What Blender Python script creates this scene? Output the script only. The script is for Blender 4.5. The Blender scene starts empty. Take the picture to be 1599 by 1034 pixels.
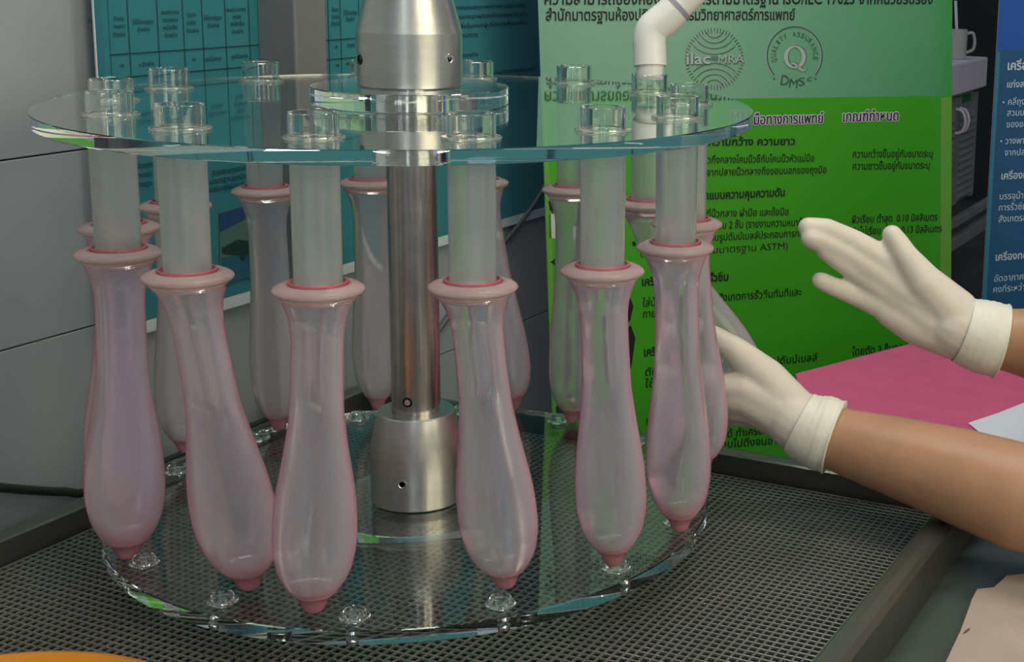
import bpy, bmesh, math, random
from mathutils import Vector, Matrix
random.seed(7)
S = bpy.context.scene
COL = S.collection
PI = math.pi

# ------------------------------------------------------------------ camera
CAM = Vector((0.0, -1.15098, 0.45802))
F = 2237.607
CX, CY = 1170.388, 357.618
_y, _p, _r = 0.234948, 0.190168, 0.026251
FWD = Vector((math.sin(_y) * math.cos(_p), math.cos(_y) * math.cos(_p), -math.sin(_p)))
_rt = Vector((math.cos(_y), -math.sin(_y), 0))
_up = _rt.cross(FWD)
RT = _rt * math.cos(_r) + _up * math.sin(_r)
UP = _up * math.cos(_r) - _rt * math.sin(_r)
cd = bpy.data.cameras.new('camera')
cam = bpy.data.objects.new('camera', cd)
COL.objects.link(cam)
cam.matrix_world = Matrix((
    (RT.x, UP.x, -FWD.x, CAM.x), (RT.y, UP.y, -FWD.y, CAM.y),
    (RT.z, UP.z, -FWD.z, CAM.z), (0, 0, 0, 1)))
cd.sensor_fit = 'HORIZONTAL'
cd.sensor_width = 36.0
cd.lens = F * 36.0 / 1599.0
cd.shift_x = (799.5 - CX) / 1599.0
cd.shift_y = (CY - 517.0) / 1599.0
cd.clip_start = 0.02
cd.clip_end = 60
S.camera = cam

# ------------------------------------------------------------------ world, lamps, exposure
S.view_settings.view_transform = 'Standard'
S.view_settings.look = 'None'
S.view_settings.exposure = 0.0
S.view_settings.gamma = 1.0
S.view_settings.use_curve_mapping = False
W = bpy.data.worlds.new('world')
S.world = W
W.use_nodes = True
W.node_tree.nodes['Background'].inputs[0].default_value = (0.80, 0.90, 1.0, 1)
W.node_tree.nodes['Background'].inputs[1].default_value = 0.28
S.cycles.max_bounces = 40
S.cycles.transmission_bounces = 32
S.cycles.glossy_bounces = 32
S.cycles.diffuse_bounces = 4
S.cycles.transparent_max_bounces = 16


def area(name, loc, target, sx, sy, power, col):
    l = bpy.data.lights.new(name, 'AREA')
    l.shape = 'RECTANGLE'
    l.size, l.size_y = sx, sy
    l.energy = power
    l.color = col
    o = bpy.data.objects.new(name, l)
    COL.objects.link(o)
    o.location = loc
    o.rotation_euler = (Vector(target) - Vector(loc)).to_track_quat('-Z', 'Y').to_euler()
    return o


area('ceiling_lamp_front', (0.2, -1.2, 1.8), (0.2, 0.0, 0.1), 1.2, 0.16, 9.0, (1.0, 0.98, 0.92))
area('ceiling_lamp_middle', (0.25, 0.12, 1.75), (0.25, 0.12, 0.0), 1.2, 0.16, 13.0, (1.0, 0.98, 0.93))
area('window_light', (1.9, -2.3, 1.1), (0.1, 0.1, 0.2), 1.9, 1.5, 30.0, (1.0, 0.93, 0.66))
area('rear_window_light', (-0.55, -2.6, 1.0), (0.0, 0.3, 0.2), 0.22, 1.2, 3.5, (0.88, 0.92, 1.0))

# ------------------------------------------------------------------ geometry helpers
TH = 0.637
U = Vector((math.sin(TH), math.cos(TH), 0))       # along the wall, away from the camera
V = Vector((U.y, -U.x, 0))                         # away from the wall
Z = Vector((0, 0, 1))


def uvz(u, v, z):
    return U * u + V * v + Z * z


def ray(x, y):
    return FWD + RT * ((x - CX) / F) - UP * ((y - CY) / F)


def dep(x, y, d):
    return CAM + ray(x, y) * d


def onz(x, y, z):
    r = ray(x, y)
    return CAM + r * ((z - CAM.z) / r.z)


def onplane(x, y, p0, n):
    r = ray(x, y)
    return CAM + r * ((p0 - CAM).dot(n) / r.dot(n))


def proj(P):
    d = P - CAM
    z = d.dot(FWD)
    return (CX + F * d.dot(RT) / z, CY - F * d.dot(UP) / z, z)


def new_obj(name, me, mat=None, parent=None):
    o = bpy.data.objects.new(name, me)
    COL.objects.link(o)
    if mat is not None and len(me.materials) == 0:
        me.materials.append(mat)
    if parent is not None:
        o.parent = parent
    return o


def from_data(name, verts, faces, mat, parent=None, smooth=False):
    me = bpy.data.meshes.new(name)
    me.from_pydata([tuple(v) for v in verts], [], faces)
    me.validate()
    me.update()
    if smooth:
        me.polygons.foreach_set('use_smooth', [True] * len(me.polygons))
    return new_obj(name, me, mat, parent)


def obj_bm(name, bm, mat, parent=None, smooth=False, angle=None):
    me = bpy.data.meshes.new(name)
    bmesh.ops.recalc_face_normals(bm, faces=bm.faces)
    bm.to_mesh(me)
    bm.free()
    if smooth or angle:
        me.polygons.foreach_set('use_smooth', [True] * len(me.polygons))
    if angle:
        me.set_sharp_from_angle(angle=angle)
    return new_obj(name, me, mat, parent)


def empty(name, loc=(0, 0, 0)):
    o = bpy.data.objects.new(name, None)
    COL.objects.link(o)
    o.location = loc
    o.empty_display_size = 0.02
    return o


def tag(o, label=None, cat=None, group=None, kind=None):
    if label: o['label'] = label
    if cat: o['category'] = cat
    if group: o['group'] = group
    if kind: o['kind'] = kind
    return o


def lathe_bm(profile, n=40, center=(0, 0), closed=False, bm=None):
    """profile: (r, z) list; closed loops round on itself (a ring)."""
    bm = bm or bmesh.new()
    rings = []
    for r, z in profile:
        if r < 1e-6:
            rings.append([bm.verts.new((center[0], center[1], z))])
        else:
            rings.append([bm.verts.new((center[0] + r * math.cos(2 * PI * i / n), center[1] + r * math.sin(2 * PI * i / n), z)) for i in range(n)])
    m = len(rings)
    for k in range(m if closed else m - 1):
        a, b = rings[k], rings[(k + 1) % m]
        for i in range(n):
            j = (i + 1) % n
            if len(a) == 1 and len(b) == 1:
                continue
            if len(a) == 1:
                bm.faces.new((a[0], b[i], b[j]))
            elif len(b) == 1:
                bm.faces.new((a[i], a[j], b[0]))
            else:
                bm.faces.new((a[i], a[j], b[j], b[i]))
    return bm


def box_bm(bm, c, ex, ey, ez, sx, sy, sz, bev=0.0):
    """box with centre c, unit axes and full sizes"""
    vs = []
    for k in (-1, 1):
        for j in (-1, 1):
            for i in (-1, 1):
                vs.append(bm.verts.new(c + ex * (i * sx / 2) + ey * (j * sy / 2) + ez * (k * sz / 2)))
    fs = [(0, 1, 3, 2), (4, 6, 7, 5), (0, 4, 5, 1), (2, 3, 7, 6), (0, 2, 6, 4), (1, 5, 7, 3)]
    faces = [bm.faces.new([vs[q] for q in f]) for f in fs]
    if bev > 0:
        es = list({e for f in faces for e in f.edges})
        bmesh.ops.bevel(bm, geom=es, offset=bev, segments=2, affect='EDGES', profile=0.5)
    return bm


def prism_bm(bm, pts, off):
    """extruded polygon: pts (front face) and pts+off"""
    a = [bm.verts.new(p) for p in pts]
    b = [bm.verts.new(p + off) for p in pts]
    n = len(pts)
    bm.faces.new(a)
    bm.faces.new(list(reversed(b)))
    for i in range(n):
        j = (i + 1) % n
        bm.faces.new((a[i], b[i], b[j], a[j]))
    return bm


def catmull(pts, sub=8):
    out = []
    n = len(pts)
    for i in range(n - 1):
        p0, p1, p2, p3 = pts[max(i - 1, 0)], pts[i], pts[i + 1], pts[min(i + 2, n - 1)]
        for k in range(sub):
            t = k / sub
            out.append(0.5 * ((2 * p1) + (p2 - p0) * t + (2 * p0 - 5 * p1 + 4 * p2 - p3) * t * t + (3 * p1 - p0 - 3 * p2 + p3) * t * t * t))
    out.append(pts[-1].copy())
    return out


def tube_bm(bm, pts, radii, n=16, cap=True):
    rings = []
    t0 = (pts[1] - pts[0]).normalized()
    a = t0.cross(Z if abs(t0.z) < 0.9 else Vector((1, 0, 0))).normalized()
    for i, p in enumerate(pts):
        t = (pts[min(i + 1, len(pts) - 1)] - pts[max(i - 1, 0)]).normalized()
        a = (a - t * a.dot(t)).normalized()
        b = t.cross(a)
        r = radii[i] if hasattr(radii, '__len__') else radii
        rings.append([bm.verts.new(p + (a * math.cos(2 * PI * k / n) + b * math.sin(2 * PI * k / n)) * r) for k in range(n)])
    for q in range(len(rings) - 1):
        for k in range(n):
            m = (k + 1) % n
            bm.faces.new((rings[q][k], rings[q][m], rings[q + 1][m], rings[q + 1][k]))
    if cap:
        bm.faces.new(list(reversed(rings[0])))
        bm.faces.new(rings[-1])
    return bm


def capsule(bm, p0, r0, p1, r1, n=16):
    ax = p1 - p0
    L = ax.length
    t = ax / L if L > 1e-6 else Z.copy()
    a = t.cross(Z if abs(t.z) < 0.9 else Vector((1, 0, 0))).normalized()
    b = t.cross(a)
    prof = []
    for k in range(1, 5):
        w = PI / 2 * (k / 4)
        prof.append((p0 - t * r0 * math.cos(w), r0 * math.sin(w)))
    for k in range(4, 0, -1):
        w = PI / 2 * (k / 4)
        prof.append((p1 + t * r1 * math.cos(w), r1 * math.sin(w)))
    rings = [[bm.verts.new(c + (a * math.cos(2 * PI * i / n) + b * math.sin(2 * PI * i / n)) * r) for i in range(n)] for c, r in prof]
    s = bm.verts.new(p0 - t * r0)
    e = bm.verts.new(p1 + t * r1)
    for i in range(n):
        j = (i + 1) % n
        bm.faces.new((s, rings[0][j], rings[0][i]))
        bm.faces.new((e, rings[-1][i], rings[-1][j]))
        for q in range(len(rings) - 1):
            bm.faces.new((rings[q][i], rings[q][j], rings[q + 1][j], rings[q + 1][i]))


# ------------------------------------------------------------------ materials
def mat(name, base=(0.5, 0.5, 0.5), rough=0.5, metal=0.0, trans=0.0, ior=1.45, spec=None, coat=0.0, coat_rough=0.05,
        noise=None, bump=None, sss=0.0):
    m = bpy.data.materials.new(name)
    m.use_nodes = True
    nt = m.node_tree
    b = nt.nodes['Principled BSDF']
    b.inputs['Base Color'].default_value = (*base, 1)
    b.inputs['Roughness'].default_value = rough
    b.inputs['Metallic'].default_value = metal
    b.inputs['Transmission Weight'].default_value = trans
    b.inputs['IOR'].default_value = ior
    if spec is not None:
        b.inputs['Specular IOR Level'].default_value = spec
    b.inputs['Coat Weight'].default_value = coat
    b.inputs['Coat Roughness'].default_value = coat_rough
    if sss:
        b.inputs['Subsurface Weight'].default_value = sss
        b.inputs['Subsurface Radius'].default_value = (0.02, 0.01, 0.006)
        b.inputs['Subsurface Scale'].default_value = 0.3
    tc = None
    if noise or bump:
        tc = nt.nodes.new('ShaderNodeTexCoord')
    if noise:
        sc, amt = noise[:2]
        n = nt.nodes.new('ShaderNodeTexNoise')
        n.inputs['Scale'].default_value = sc
        n.inputs['Detail'].default_value = 4
        if len(noise) > 2:
            mp = nt.nodes.new('ShaderNodeMapping')
            mp.inputs['Scale'].default_value = noise[2]
            nt.links.new(tc.outputs['Object'], mp.inputs[0])
            nt.links.new(mp.outputs[0], n.inputs['Vector'])
        else:
            nt.links.new(tc.outputs['Object'], n.inputs['Vector'])
        r = nt.nodes.new('ShaderNodeValToRGB')
        r.color_ramp.elements[0].position = 0.3
        r.color_ramp.elements[1].position = 0.7
        r.color_ramp.elements[0].color = (*[c * (1 - amt) for c in base], 1)
        r.color_ramp.elements[1].color = (*[min(1, c * (1 + amt)) for c in base], 1)
        nt.links.new(n.outputs['Fac'], r.inputs[0])
        nt.links.new(r.outputs[0], b.inputs['Base Color'])
    if bump:
        sc, st = bump[:2]
        n = nt.nodes.new('ShaderNodeTexNoise')
        n.inputs['Scale'].default_value = sc
        n.inputs['Detail'].default_value = 3
        if len(bump) > 2:
            mp = nt.nodes.new('ShaderNodeMapping')
            mp.inputs['Scale'].default_value = bump[2]
            nt.links.new(tc.outputs['Object'], mp.inputs[0])
            nt.links.new(mp.outputs[0], n.inputs['Vector'])
        else:
            nt.links.new(tc.outputs['Object'], n.inputs['Vector'])
        bp = nt.nodes.new('ShaderNodeBump')
        bp.inputs['Strength'].default_value = st
        bp.inputs['Distance'].default_value = 0.002
        nt.links.new(n.outputs['Fac'], bp.inputs['Height'])
        nt.links.new(bp.outputs[0], b.inputs['Normal'])
    return m


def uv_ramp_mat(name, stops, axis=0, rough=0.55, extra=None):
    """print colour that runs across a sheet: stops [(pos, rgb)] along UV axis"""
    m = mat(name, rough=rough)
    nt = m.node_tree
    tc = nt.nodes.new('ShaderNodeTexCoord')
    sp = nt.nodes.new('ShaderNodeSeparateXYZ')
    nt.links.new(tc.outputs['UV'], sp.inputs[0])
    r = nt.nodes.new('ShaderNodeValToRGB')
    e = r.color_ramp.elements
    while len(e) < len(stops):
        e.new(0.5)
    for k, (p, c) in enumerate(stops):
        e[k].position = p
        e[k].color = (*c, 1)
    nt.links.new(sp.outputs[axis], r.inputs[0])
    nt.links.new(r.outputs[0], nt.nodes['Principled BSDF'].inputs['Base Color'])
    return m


def film_mat(name, tint, edge, rough=0.22, lo=0.22, hi=0.85, power=0.5, ior=1.31, tip=None, face=(0.90, 0.81, 0.90)):
    """thin latex stretched over water: clear and milky where seen face on, denser and pinker where the film is seen edge on"""
    m = bpy.data.materials.new(name)
    m.use_nodes = True
    nt = m.node_tree
    nt.nodes.clear()
    L = nt.links.new
    out = nt.nodes.new('ShaderNodeOutputMaterial')
    refr = nt.nodes.new('ShaderNodeBsdfRefraction')
    refr.inputs['Color'].default_value = (*tint, 1)
    refr.inputs['Roughness'].default_value = rough
    refr.inputs['IOR'].default_value = ior
    dif = nt.nodes.new('ShaderNodeBsdfDiffuse')
    trl = nt.nodes.new('ShaderNodeBsdfTranslucent')
    lw = nt.nodes.new('ShaderNodeLayerWeight')
    lw.inputs['Blend'].default_value = power
    cr = nt.nodes.new('ShaderNodeValToRGB')
    cr.color_ramp.elements[0].color = (*face, 1)
    cr.color_ramp.elements[1].color = (*edge, 1)
    cr.color_ramp.elements[0].position = 0.25
    cr.color_ramp.elements[1].position = 0.85
    L(lw.outputs['Facing'], cr.inputs[0])
    L(cr.outputs[0], dif.inputs[0])
    L(cr.outputs[0], trl.inputs[0])
    mx = nt.nodes.new('ShaderNodeMixShader')
    mx.inputs[0].default_value = 0.32
    L(dif.outputs[0], mx.inputs[1])
    L(trl.outputs[0], mx.inputs[2])
    mr = nt.nodes.new('ShaderNodeMapRange')
    mr.inputs['To Min'].default_value = lo
    mr.inputs['To Max'].default_value = hi
    L(lw.outputs['Facing'], mr.inputs[0])
    mx2 = nt.nodes.new('ShaderNodeMixShader')
    if tip:
        tc = nt.nodes.new('ShaderNodeTexCoord')
        sp = nt.nodes.new('ShaderNodeSeparateXYZ')
        L(tc.outputs['Object'], sp.inputs[0])
        m2 = nt.nodes.new('ShaderNodeMapRange')
        m2.interpolation_type = 'SMOOTHSTEP'
        m2.inputs['From Min'].default_value = tip[0]
        m2.inputs['From Max'].default_value = tip[1]
        L(sp.outputs['Z'], m2.inputs[0])
        mc = nt.nodes.new('ShaderNodeMix')
        mc.data_type = 'RGBA'
        L(m2.outputs[0], mc.inputs[0])
        L(cr.outputs[0], mc.inputs[6])
        mc.inputs[7].default_value = (0.90, 0.46, 0.52, 1)
        L(mc.outputs[2], dif.inputs[0])
        L(mc.outputs[2], trl.inputs[0])
        ma = nt.nodes.new('ShaderNodeMath')
        ma.operation = 'MULTIPLY_ADD'
        ma.inputs[1].default_value = 0.22
        ma.use_clamp = True
        L(m2.outputs[0], ma.inputs[0])
        L(mr.outputs[0], ma.inputs[2])
        L(ma.outputs[0], mx2.inputs[0])
    else:
        L(mr.outputs[0], mx2.inputs[0])
    L(refr.outputs[0], mx2.inputs[1])
    L(mx.outputs[0], mx2.inputs[2])
    gl = nt.nodes.new('ShaderNodeBsdfGlossy')
    gl.inputs['Roughness'].default_value = 0.05
    fr = nt.nodes.new('ShaderNodeFresnel')
    fr.inputs['IOR'].default_value = 1.35
    mx3 = nt.nodes.new('ShaderNodeMixShader')
    L(fr.outputs[0], mx3.inputs[0])
    L(mx2.outputs[0], mx3.inputs[1])
    L(gl.outputs[0], mx3.inputs[2])
    L(mx3.outputs[0], out.inputs[0])
    return m


M = {}
M['wall'] = mat('wall_panel_grey', (0.335, 0.365, 0.375), 0.42, noise=(3.0, 0.06), bump=(30, 0.02))
M['floor'] = mat('floor_dark', (0.06, 0.06, 0.065), 0.5, noise=(4, 0.2))
M['dark'] = mat('dark_rear_wall', (0.018, 0.018, 0.022), 0.8, noise=(5, 0.2))
M['steel'] = mat('worktop_steel', (0.085, 0.11, 0.09), 0.42, metal=0.3, noise=(6, 0.12), bump=(60, 0.03))
M['tray'] = mat('tray_steel', (0.135, 0.14, 0.12), 0.36, metal=0.7, noise=(9, 0.12))
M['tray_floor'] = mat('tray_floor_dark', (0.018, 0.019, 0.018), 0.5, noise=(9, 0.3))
M['mesh'] = mat('punched_steel', (0.27, 0.275, 0.24), 0.36, metal=0.75, noise=(12, 0.14))
M['alu'] = mat('brushed_aluminium', (0.63, 0.615, 0.56), 0.32, metal=1.0, noise=(40, 0.05, (1, 1, 8)), bump=(220, 0.05, (1, 1, 0.3)))
M['rod'] = mat('polished_shaft', (0.50, 0.47, 0.43), 0.22, metal=1.0, noise=(60, 0.1))
M['screw'] = mat('black_screw', (0.03, 0.03, 0.03), 0.25, metal=1.0)
M['chrome'] = mat('bright_screw', (0.8, 0.8, 0.78), 0.15, metal=1.0)
M['acrylic'] = mat('clear_acrylic', (0.95, 0.985, 0.965), 0.0, trans=1.0, ior=1.47)
M['flange'] = mat('amber_clear_flange', (0.97, 0.95, 0.86), 0.05, trans=0.95, ior=1.45)
M['tube'] = mat('clear_tube', (0.96, 0.98, 0.97), 0.02, trans=1.0, ior=1.45)
M['frost'] = mat('wet_frosted_tube', (0.80, 0.84, 0.82), 0.30, trans=0.75, ior=1.30, coat=0.6)
M['pvc'] = mat('white_pvc', (0.86, 0.85, 0.78), 0.35)
M['film'] = film_mat('pink_latex_film', (0.98, 0.93, 0.97), (0.92, 0.40, 0.53), rough=0.14, lo=0.2, hi=0.92, tip=(-0.192, -0.214), face=(0.96, 0.87, 0.97))
M['film_pale'] = film_mat('pale_latex_film', (0.96, 0.95, 0.93), (0.62, 0.52, 0.48), lo=0.28, hi=0.72, rough=0.14, tip=(-0.192, -0.222))
M['rim'] = film_mat('pale_latex_rim', (0.95, 0.88, 0.86), (0.95, 0.58, 0.60), rough=0.12, lo=0.34, hi=0.9, face=(0.90, 0.72, 0.70))
M['seal'] = mat('crimson_latex_band', (0.62, 0.10, 0.16), 0.3)
M['nub'] = film_mat('pink_latex_tip', (0.95, 0.80, 0.84), (0.84, 0.27, 0.35), rough=0.2, lo=0.58, hi=0.95, face=(0.90, 0.40, 0.46))
M['rubber'] = mat('black_rubber', (0.022, 0.026, 0.024), 0.5)
M['teal_in'] = uv_ramp_mat('teal_poster_print', [(0.0, (0.035, 0.21, 0.235)), (0.45, (0.04, 0.23, 0.25)), (1.0, (0.045, 0.20, 0.25))])
M['teal_print'] = mat('dark_teal_ink', (0.008, 0.045, 0.06), 0.6)
M['paper_white'] = mat('poster_margin_paper', (0.62, 0.68, 0.68), 0.6)
M['photo_blue'] = mat('printed_blue', (0.02, 0.075, 0.17), 0.5)
M['photo_green'] = mat('printed_dark_green', (0.012, 0.05, 0.04), 0.5)
M['photo_grey'] = mat('printed_grey_green', (0.09, 0.19, 0.16), 0.5)
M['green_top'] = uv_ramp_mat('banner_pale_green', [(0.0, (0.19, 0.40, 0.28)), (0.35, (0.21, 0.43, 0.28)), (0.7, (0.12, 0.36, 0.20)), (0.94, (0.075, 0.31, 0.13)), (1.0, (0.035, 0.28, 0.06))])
M['green'] = uv_ramp_mat('banner_green', [(0.0, (0.055, 0.37, 0.008)), (0.5, (0.042, 0.345, 0.004)), (0.93, (0.034, 0.33, 0.003)), (1.0, (0.034, 0.33, 0.02))])
M['green_edge'] = mat('banner_light_green_edge', (0.12, 0.36, 0.045), 0.55)
M['ink'] = mat('black_ink', (0.01, 0.012, 0.012), 0.6)
M['navy'] = mat('navy_ink', (0.02, 0.012, 0.06), 0.6)
M['white_ink'] = mat('pale_lilac_ink', (0.68, 0.62, 0.68), 0.6)
M['emboss_dark'] = mat('logo_shadow_ink', (0.03, 0.10, 0.06), 0.6)
M['emboss_light'] = mat('logo_light_ink', (0.42, 0.50, 0.45), 0.6)
M['photo_white'] = mat('printed_white', (0.55, 0.58, 0.58), 0.6)
M['blue_top'] = mat('banner_bright_blue', (0.008, 0.085, 0.40), 0.5)
M['blue'] = uv_ramp_mat('banner_blue', [(0.0, (0.01, 0.085, 0.19)), (0.5, (0.008, 0.07, 0.24)), (1.0, (0.008, 0.06, 0.22))])
M['blue_edge'] = mat('banner_teal_edge', (0.02, 0.20, 0.30), 0.5)
M['blue_ink'] = mat('pale_blue_ink', (0.55, 0.66, 0.74), 0.6)
M['banner_back'] = mat('banner_back_grey', (0.35, 0.36, 0.36), 0.7)
M['skin'] = mat('skin', (0.46, 0.25, 0.14), 0.45, noise=(18, 0.10), bump=(160, 0.08), sss=0.12)
M['glove'] = mat('latex_glove', (0.70, 0.63, 0.52), 0.45, noise=(22, 0.04), bump=(45, 0.25), sss=0.1)
M['cuff'] = mat('latex_cuff', (0.76, 0.73, 0.60), 0.45, bump=(60, 0.5))
M['shirt'] = mat('white_tunic', (0.75, 0.76, 0.76), 0.8)
M['hair'] = mat('black_hair', (0.012, 0.01, 0.01), 0.5)
M['pink'] = mat('magenta_cloth', (0.60, 0.10, 0.22), 0.75, noise=(25, 0.06), bump=(150, 0.1))
M['white_sheet'] = mat('white_sheet', (0.72, 0.76, 0.80), 0.6)
M['cardboard'] = mat('worn_brown_paper', (0.44, 0.35, 0.28), 0.8, noise=(14, 0.10), bump=(40, 0.2))
M['ink_brown'] = mat('paper_scratch', (0.12, 0.08, 0.06), 0.8)
M['orange'] = mat('orange_plastic', (0.62, 0.24, 0.015), 0.4, noise=(20, 0.05))
M['cab'] = mat('cabinet_grey', (0.22, 0.22, 0.23), 0.6, noise=(10, 0.1))
M['cab_top'] = mat('counter_lilac_grey', (0.70, 0.65, 0.75), 0.55, noise=(10, 0.05))
M['mug'] = mat('grey_mug', (0.45, 0.44, 0.43), 0.35)
M['green_label'] = mat('green_label', (0.02, 0.17, 0.06), 0.6)
M['post'] = mat('painted_post', (0.20, 0.20, 0.20), 0.5, noise=(12, 0.05))

# ------------------------------------------------------------------ the room
VW = -0.355           # the panelled wall stands at this v
ZT = -0.045           # worktop height
ZF = -0.75            # floor
bm = bmesh.new()
box_bm(bm, uvz(-0.2, VW - 0.06, 0.6), U, V, Z, 2.5, 0.08, 2.8)
o = obj_bm('wall_left', bm, M['dark'])
tag(o, kind='structure')
wall = o
# panels (each its own piece with an open joint)
rowz = [onplane(0, y, V * VW, V).z for y in (842, 549, 256, -37)]
dz = (rowz[2] - rowz[0]) / 2
zs = [rowz[1] + dz * k for k in range(-3, 6)]
us = [-1.45, -0.85, -0.25, 0.35, 0.95]
for a, b in zip(us[:-1], us[1:]):
    for c, d in zip(zs[:-1], zs[1:]):
        bm = bmesh.new()
        g = 0.0007
        box_bm(bm, uvz((a + b) / 2, VW - 0.01, (c + d) / 2), U, V, Z, b - a - 2 * g * 0.25, 0.02, d - c - 2 * g, bev=0.0006)
        obj_bm('panel', bm, M['wall'], wall)
bm = bmesh.new()
box_bm(bm, Vector((1.0, 2.6, ZF - 0.05)), Vector((1, 0, 0)), Vector((0, 1, 0)), Z, 14, 12, 0.1)
tag(obj_bm('floor', bm, M['floor']), kind='structure')
bm = bmesh.new()
box_bm(bm, uvz(6.2, 1.5, 0.9), V, U, Z, 9.0, 0.1, 3.4)
tag(obj_bm('wall_back', bm, M['dark']), kind='structure')

# ------------------------------------------------------------------ worktop
wt = empty('worktop', uvz(0, 0, ZT))
tag(wt, 'dull green-grey steel worktop under and around the tray', 'worktop')
bm = bmesh.new()
U0, U1, V1 = -1.0, 0.275, 0.80
box_bm(bm, uvz((U0 + U1) / 2, (VW + 0.001 + V1) / 2, -0.015), U, V, Z, U1 - U0, V1 - VW - 0.001, 0.03, bev=0.002)
bm.transform(Matrix.Translation(Vector((0, 0, 0))))
obj_bm('top', bm, M['steel'], wt)
for uu, vv in ((U0 + .06, VW + .06), (U0 + .06, V1 - .06), (U1 - .06, VW + .06), (U1 - .06, V1 - .06)):
    bm = bmesh.new()
    box_bm(bm, uvz(uu, vv, (ZF - ZT - 0.03) / 2), U, V, Z, 0.04, 0.04, -(ZF - ZT) - 0.03)
    obj_bm('leg', bm, M['steel'], wt)

# ------------------------------------------------------------------ tray with punched sheet
ZM = -0.024
ZR = -0.004
TV0, TV1, TU0, TU1 = -0.251, 0.384, -0.62, 0.247
tray = empty('drip_tray', uvz(0, 0, ZT))
tag(tray, 'rectangular grey steel drip tray with raised rim beneath the round carousel', 'tray')


def tray_ring(bm, loops):
    rings = []
    for du, z in loops:
        rings.append([bm.verts.new(uvz(a, b, z - ZT)) for a, b in ((TU0 - du, TV0 - du), (TU1 + du, TV0 - du), (TU1 + du, TV1 + du), (TU0 - du, TV1 + du))])
    for q in range(len(rings) - 1):
        for k in range(4):
            m = (k + 1) % 4
            bm.faces.new((rings[q][k], rings[q][m], rings[q + 1][m], rings[q + 1][k]))
    return rings


bm = bmesh.new()
r = tray_ring(bm, [(0, ZT + 0.0005), (0, ZR - 0.0015), (0.002, ZR), (0.010, ZR + 0.001), (0.017, ZR), (0.021, ZR - 0.004), (0.021, ZT + 0.0005)])
for k in range(4):
    m = (k + 1) % 4
    bm.faces.new((r[0][k], r[0][m], r[-1][m], r[-1][k]))
obj_bm('rim', bm, M['tray'], tray)
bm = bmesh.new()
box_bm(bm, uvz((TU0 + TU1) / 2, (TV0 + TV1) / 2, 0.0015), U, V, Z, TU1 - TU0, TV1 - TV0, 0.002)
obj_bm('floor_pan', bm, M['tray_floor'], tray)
# punched sheet: 6.6 mm grid of square openings, walls 1 mm deep
pit = 0.0068
bar = 0.0018
nu = int((TU1 - TU0 - 0.004) / pit)
nv = int((TV1 - TV0 - 0.004) / pit)
verts, faces = [], []
zz = ZM - ZT
for i in range(nu):
    uc = TU1 - 0.004 - (i + 0.5) * pit
    if uc < -0.52:
        break
    for j in range(nv):
        vc = TV0 + 0.004 + (j + 0.5) * pit
        hx = pit / 2
        hi = pit / 2 - bar / 2
        n0 = len(verts)
        # outer (lower, edges of the bar shared), ridge-rounded bar: outer corner high, inner corner lower
        for s, zq in ((hx, zz + 0.0003), (hi, zz), (hi - 0.0002, zz - 0.0013)):
            for a, b in ((-1, -1), (1, -1), (1, 1), (-1, 1)):
                p = uvz(uc + a * s, vc + b * s, zq)
                verts.append((p.x, p.y, p.z))
        for q in range(2):
            for k in range(4):
                m = (k + 1) % 4
                faces.append((n0 + q * 4 + k, n0 + q * 4 + m, n0 + q * 4 + 4 + m, n0 + q * 4 + 4 + k))
me = bpy.data.meshes.new('punched_sheet')
me.from_pydata(verts, [], faces)
me.update()
o = new_obj('punched_sheet', me, M['mesh'], tray)
o['kind'] = 'stuff'

# ------------------------------------------------------------------ carousel
R = 0.22
PH = -0.2766
HPH = -0.1987
NT = 14
ZL = 0.2387
ZPT, ZPB = 0.336, 0.3261
ZBT = 0.0105
car = empty('carousel', (0, 0, 0))
tag(car, 'round clear acrylic carousel of two discs on a metal shaft with fourteen tubes', 'test carousel')


def disc(name, rad, z0, z1, m, parent, bev=0.0007, n=128, hole=0.0):
    prof = [(hole, z0), (rad - bev, z0), (rad, z0 + bev), (rad, z1 - bev), (rad - bev, z1), (hole, z1)]
    bm = lathe_bm(prof, n, closed=hole > 0)
    return obj_bm(name, bm, m, parent, angle=math.radians(20))


disc('bottom_disc', 0.2394, 0.0, ZBT, M['acrylic'], car)
disc('top_disc', 0.2689, ZPB, ZPT, M['acrylic'], car, hole=0.0205)
disc('upper_hub_disc', 0.0757, ZPT + 0.0004, 0.3496, M['acrylic'], car, hole=0.0205, n=80)
disc('lower_hub_disc', 0.0757, -0.012, -0.0004, M['acrylic'], car, n=80)
rod = obj_bm('shaft', lathe_bm([(0, ZBT + .0002), (0.0195, ZBT + .0002), (0.0195, 0.352), (0, 0.352)], 64), M['rod'], car, angle=0.6)
obj_bm('shaft_foot', lathe_bm([(0, ZT + 0.003), (0.0195, ZT + 0.003), (0.0195, -0.0125), (0, -0.0125)], 48), M['rod'], car, angle=0.6)
lc = obj_bm('lower_collar', lathe_bm([(0.0196, ZBT + .0002), (0.0368, ZBT + .0002), (0.0376, ZBT + 0.001), (0.0376, 0.0555), (0.0310, 0.0845), (0.0300, 0.0855), (0.0196, 0.0855)], 96, closed=True), M['alu'], car, angle=0.25)
uc_ = obj_bm('upper_collar', lathe_bm([(0, 0.3499), (0.0393, 0.3499), (0.0400, 0.3506), (0.0404, 0.3915), (0.0325, 0.422), (0.0315, 0.43), (0.0315, 0.75), (0, 0.75)], 96), M['alu'], car, angle=0.22)


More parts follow.
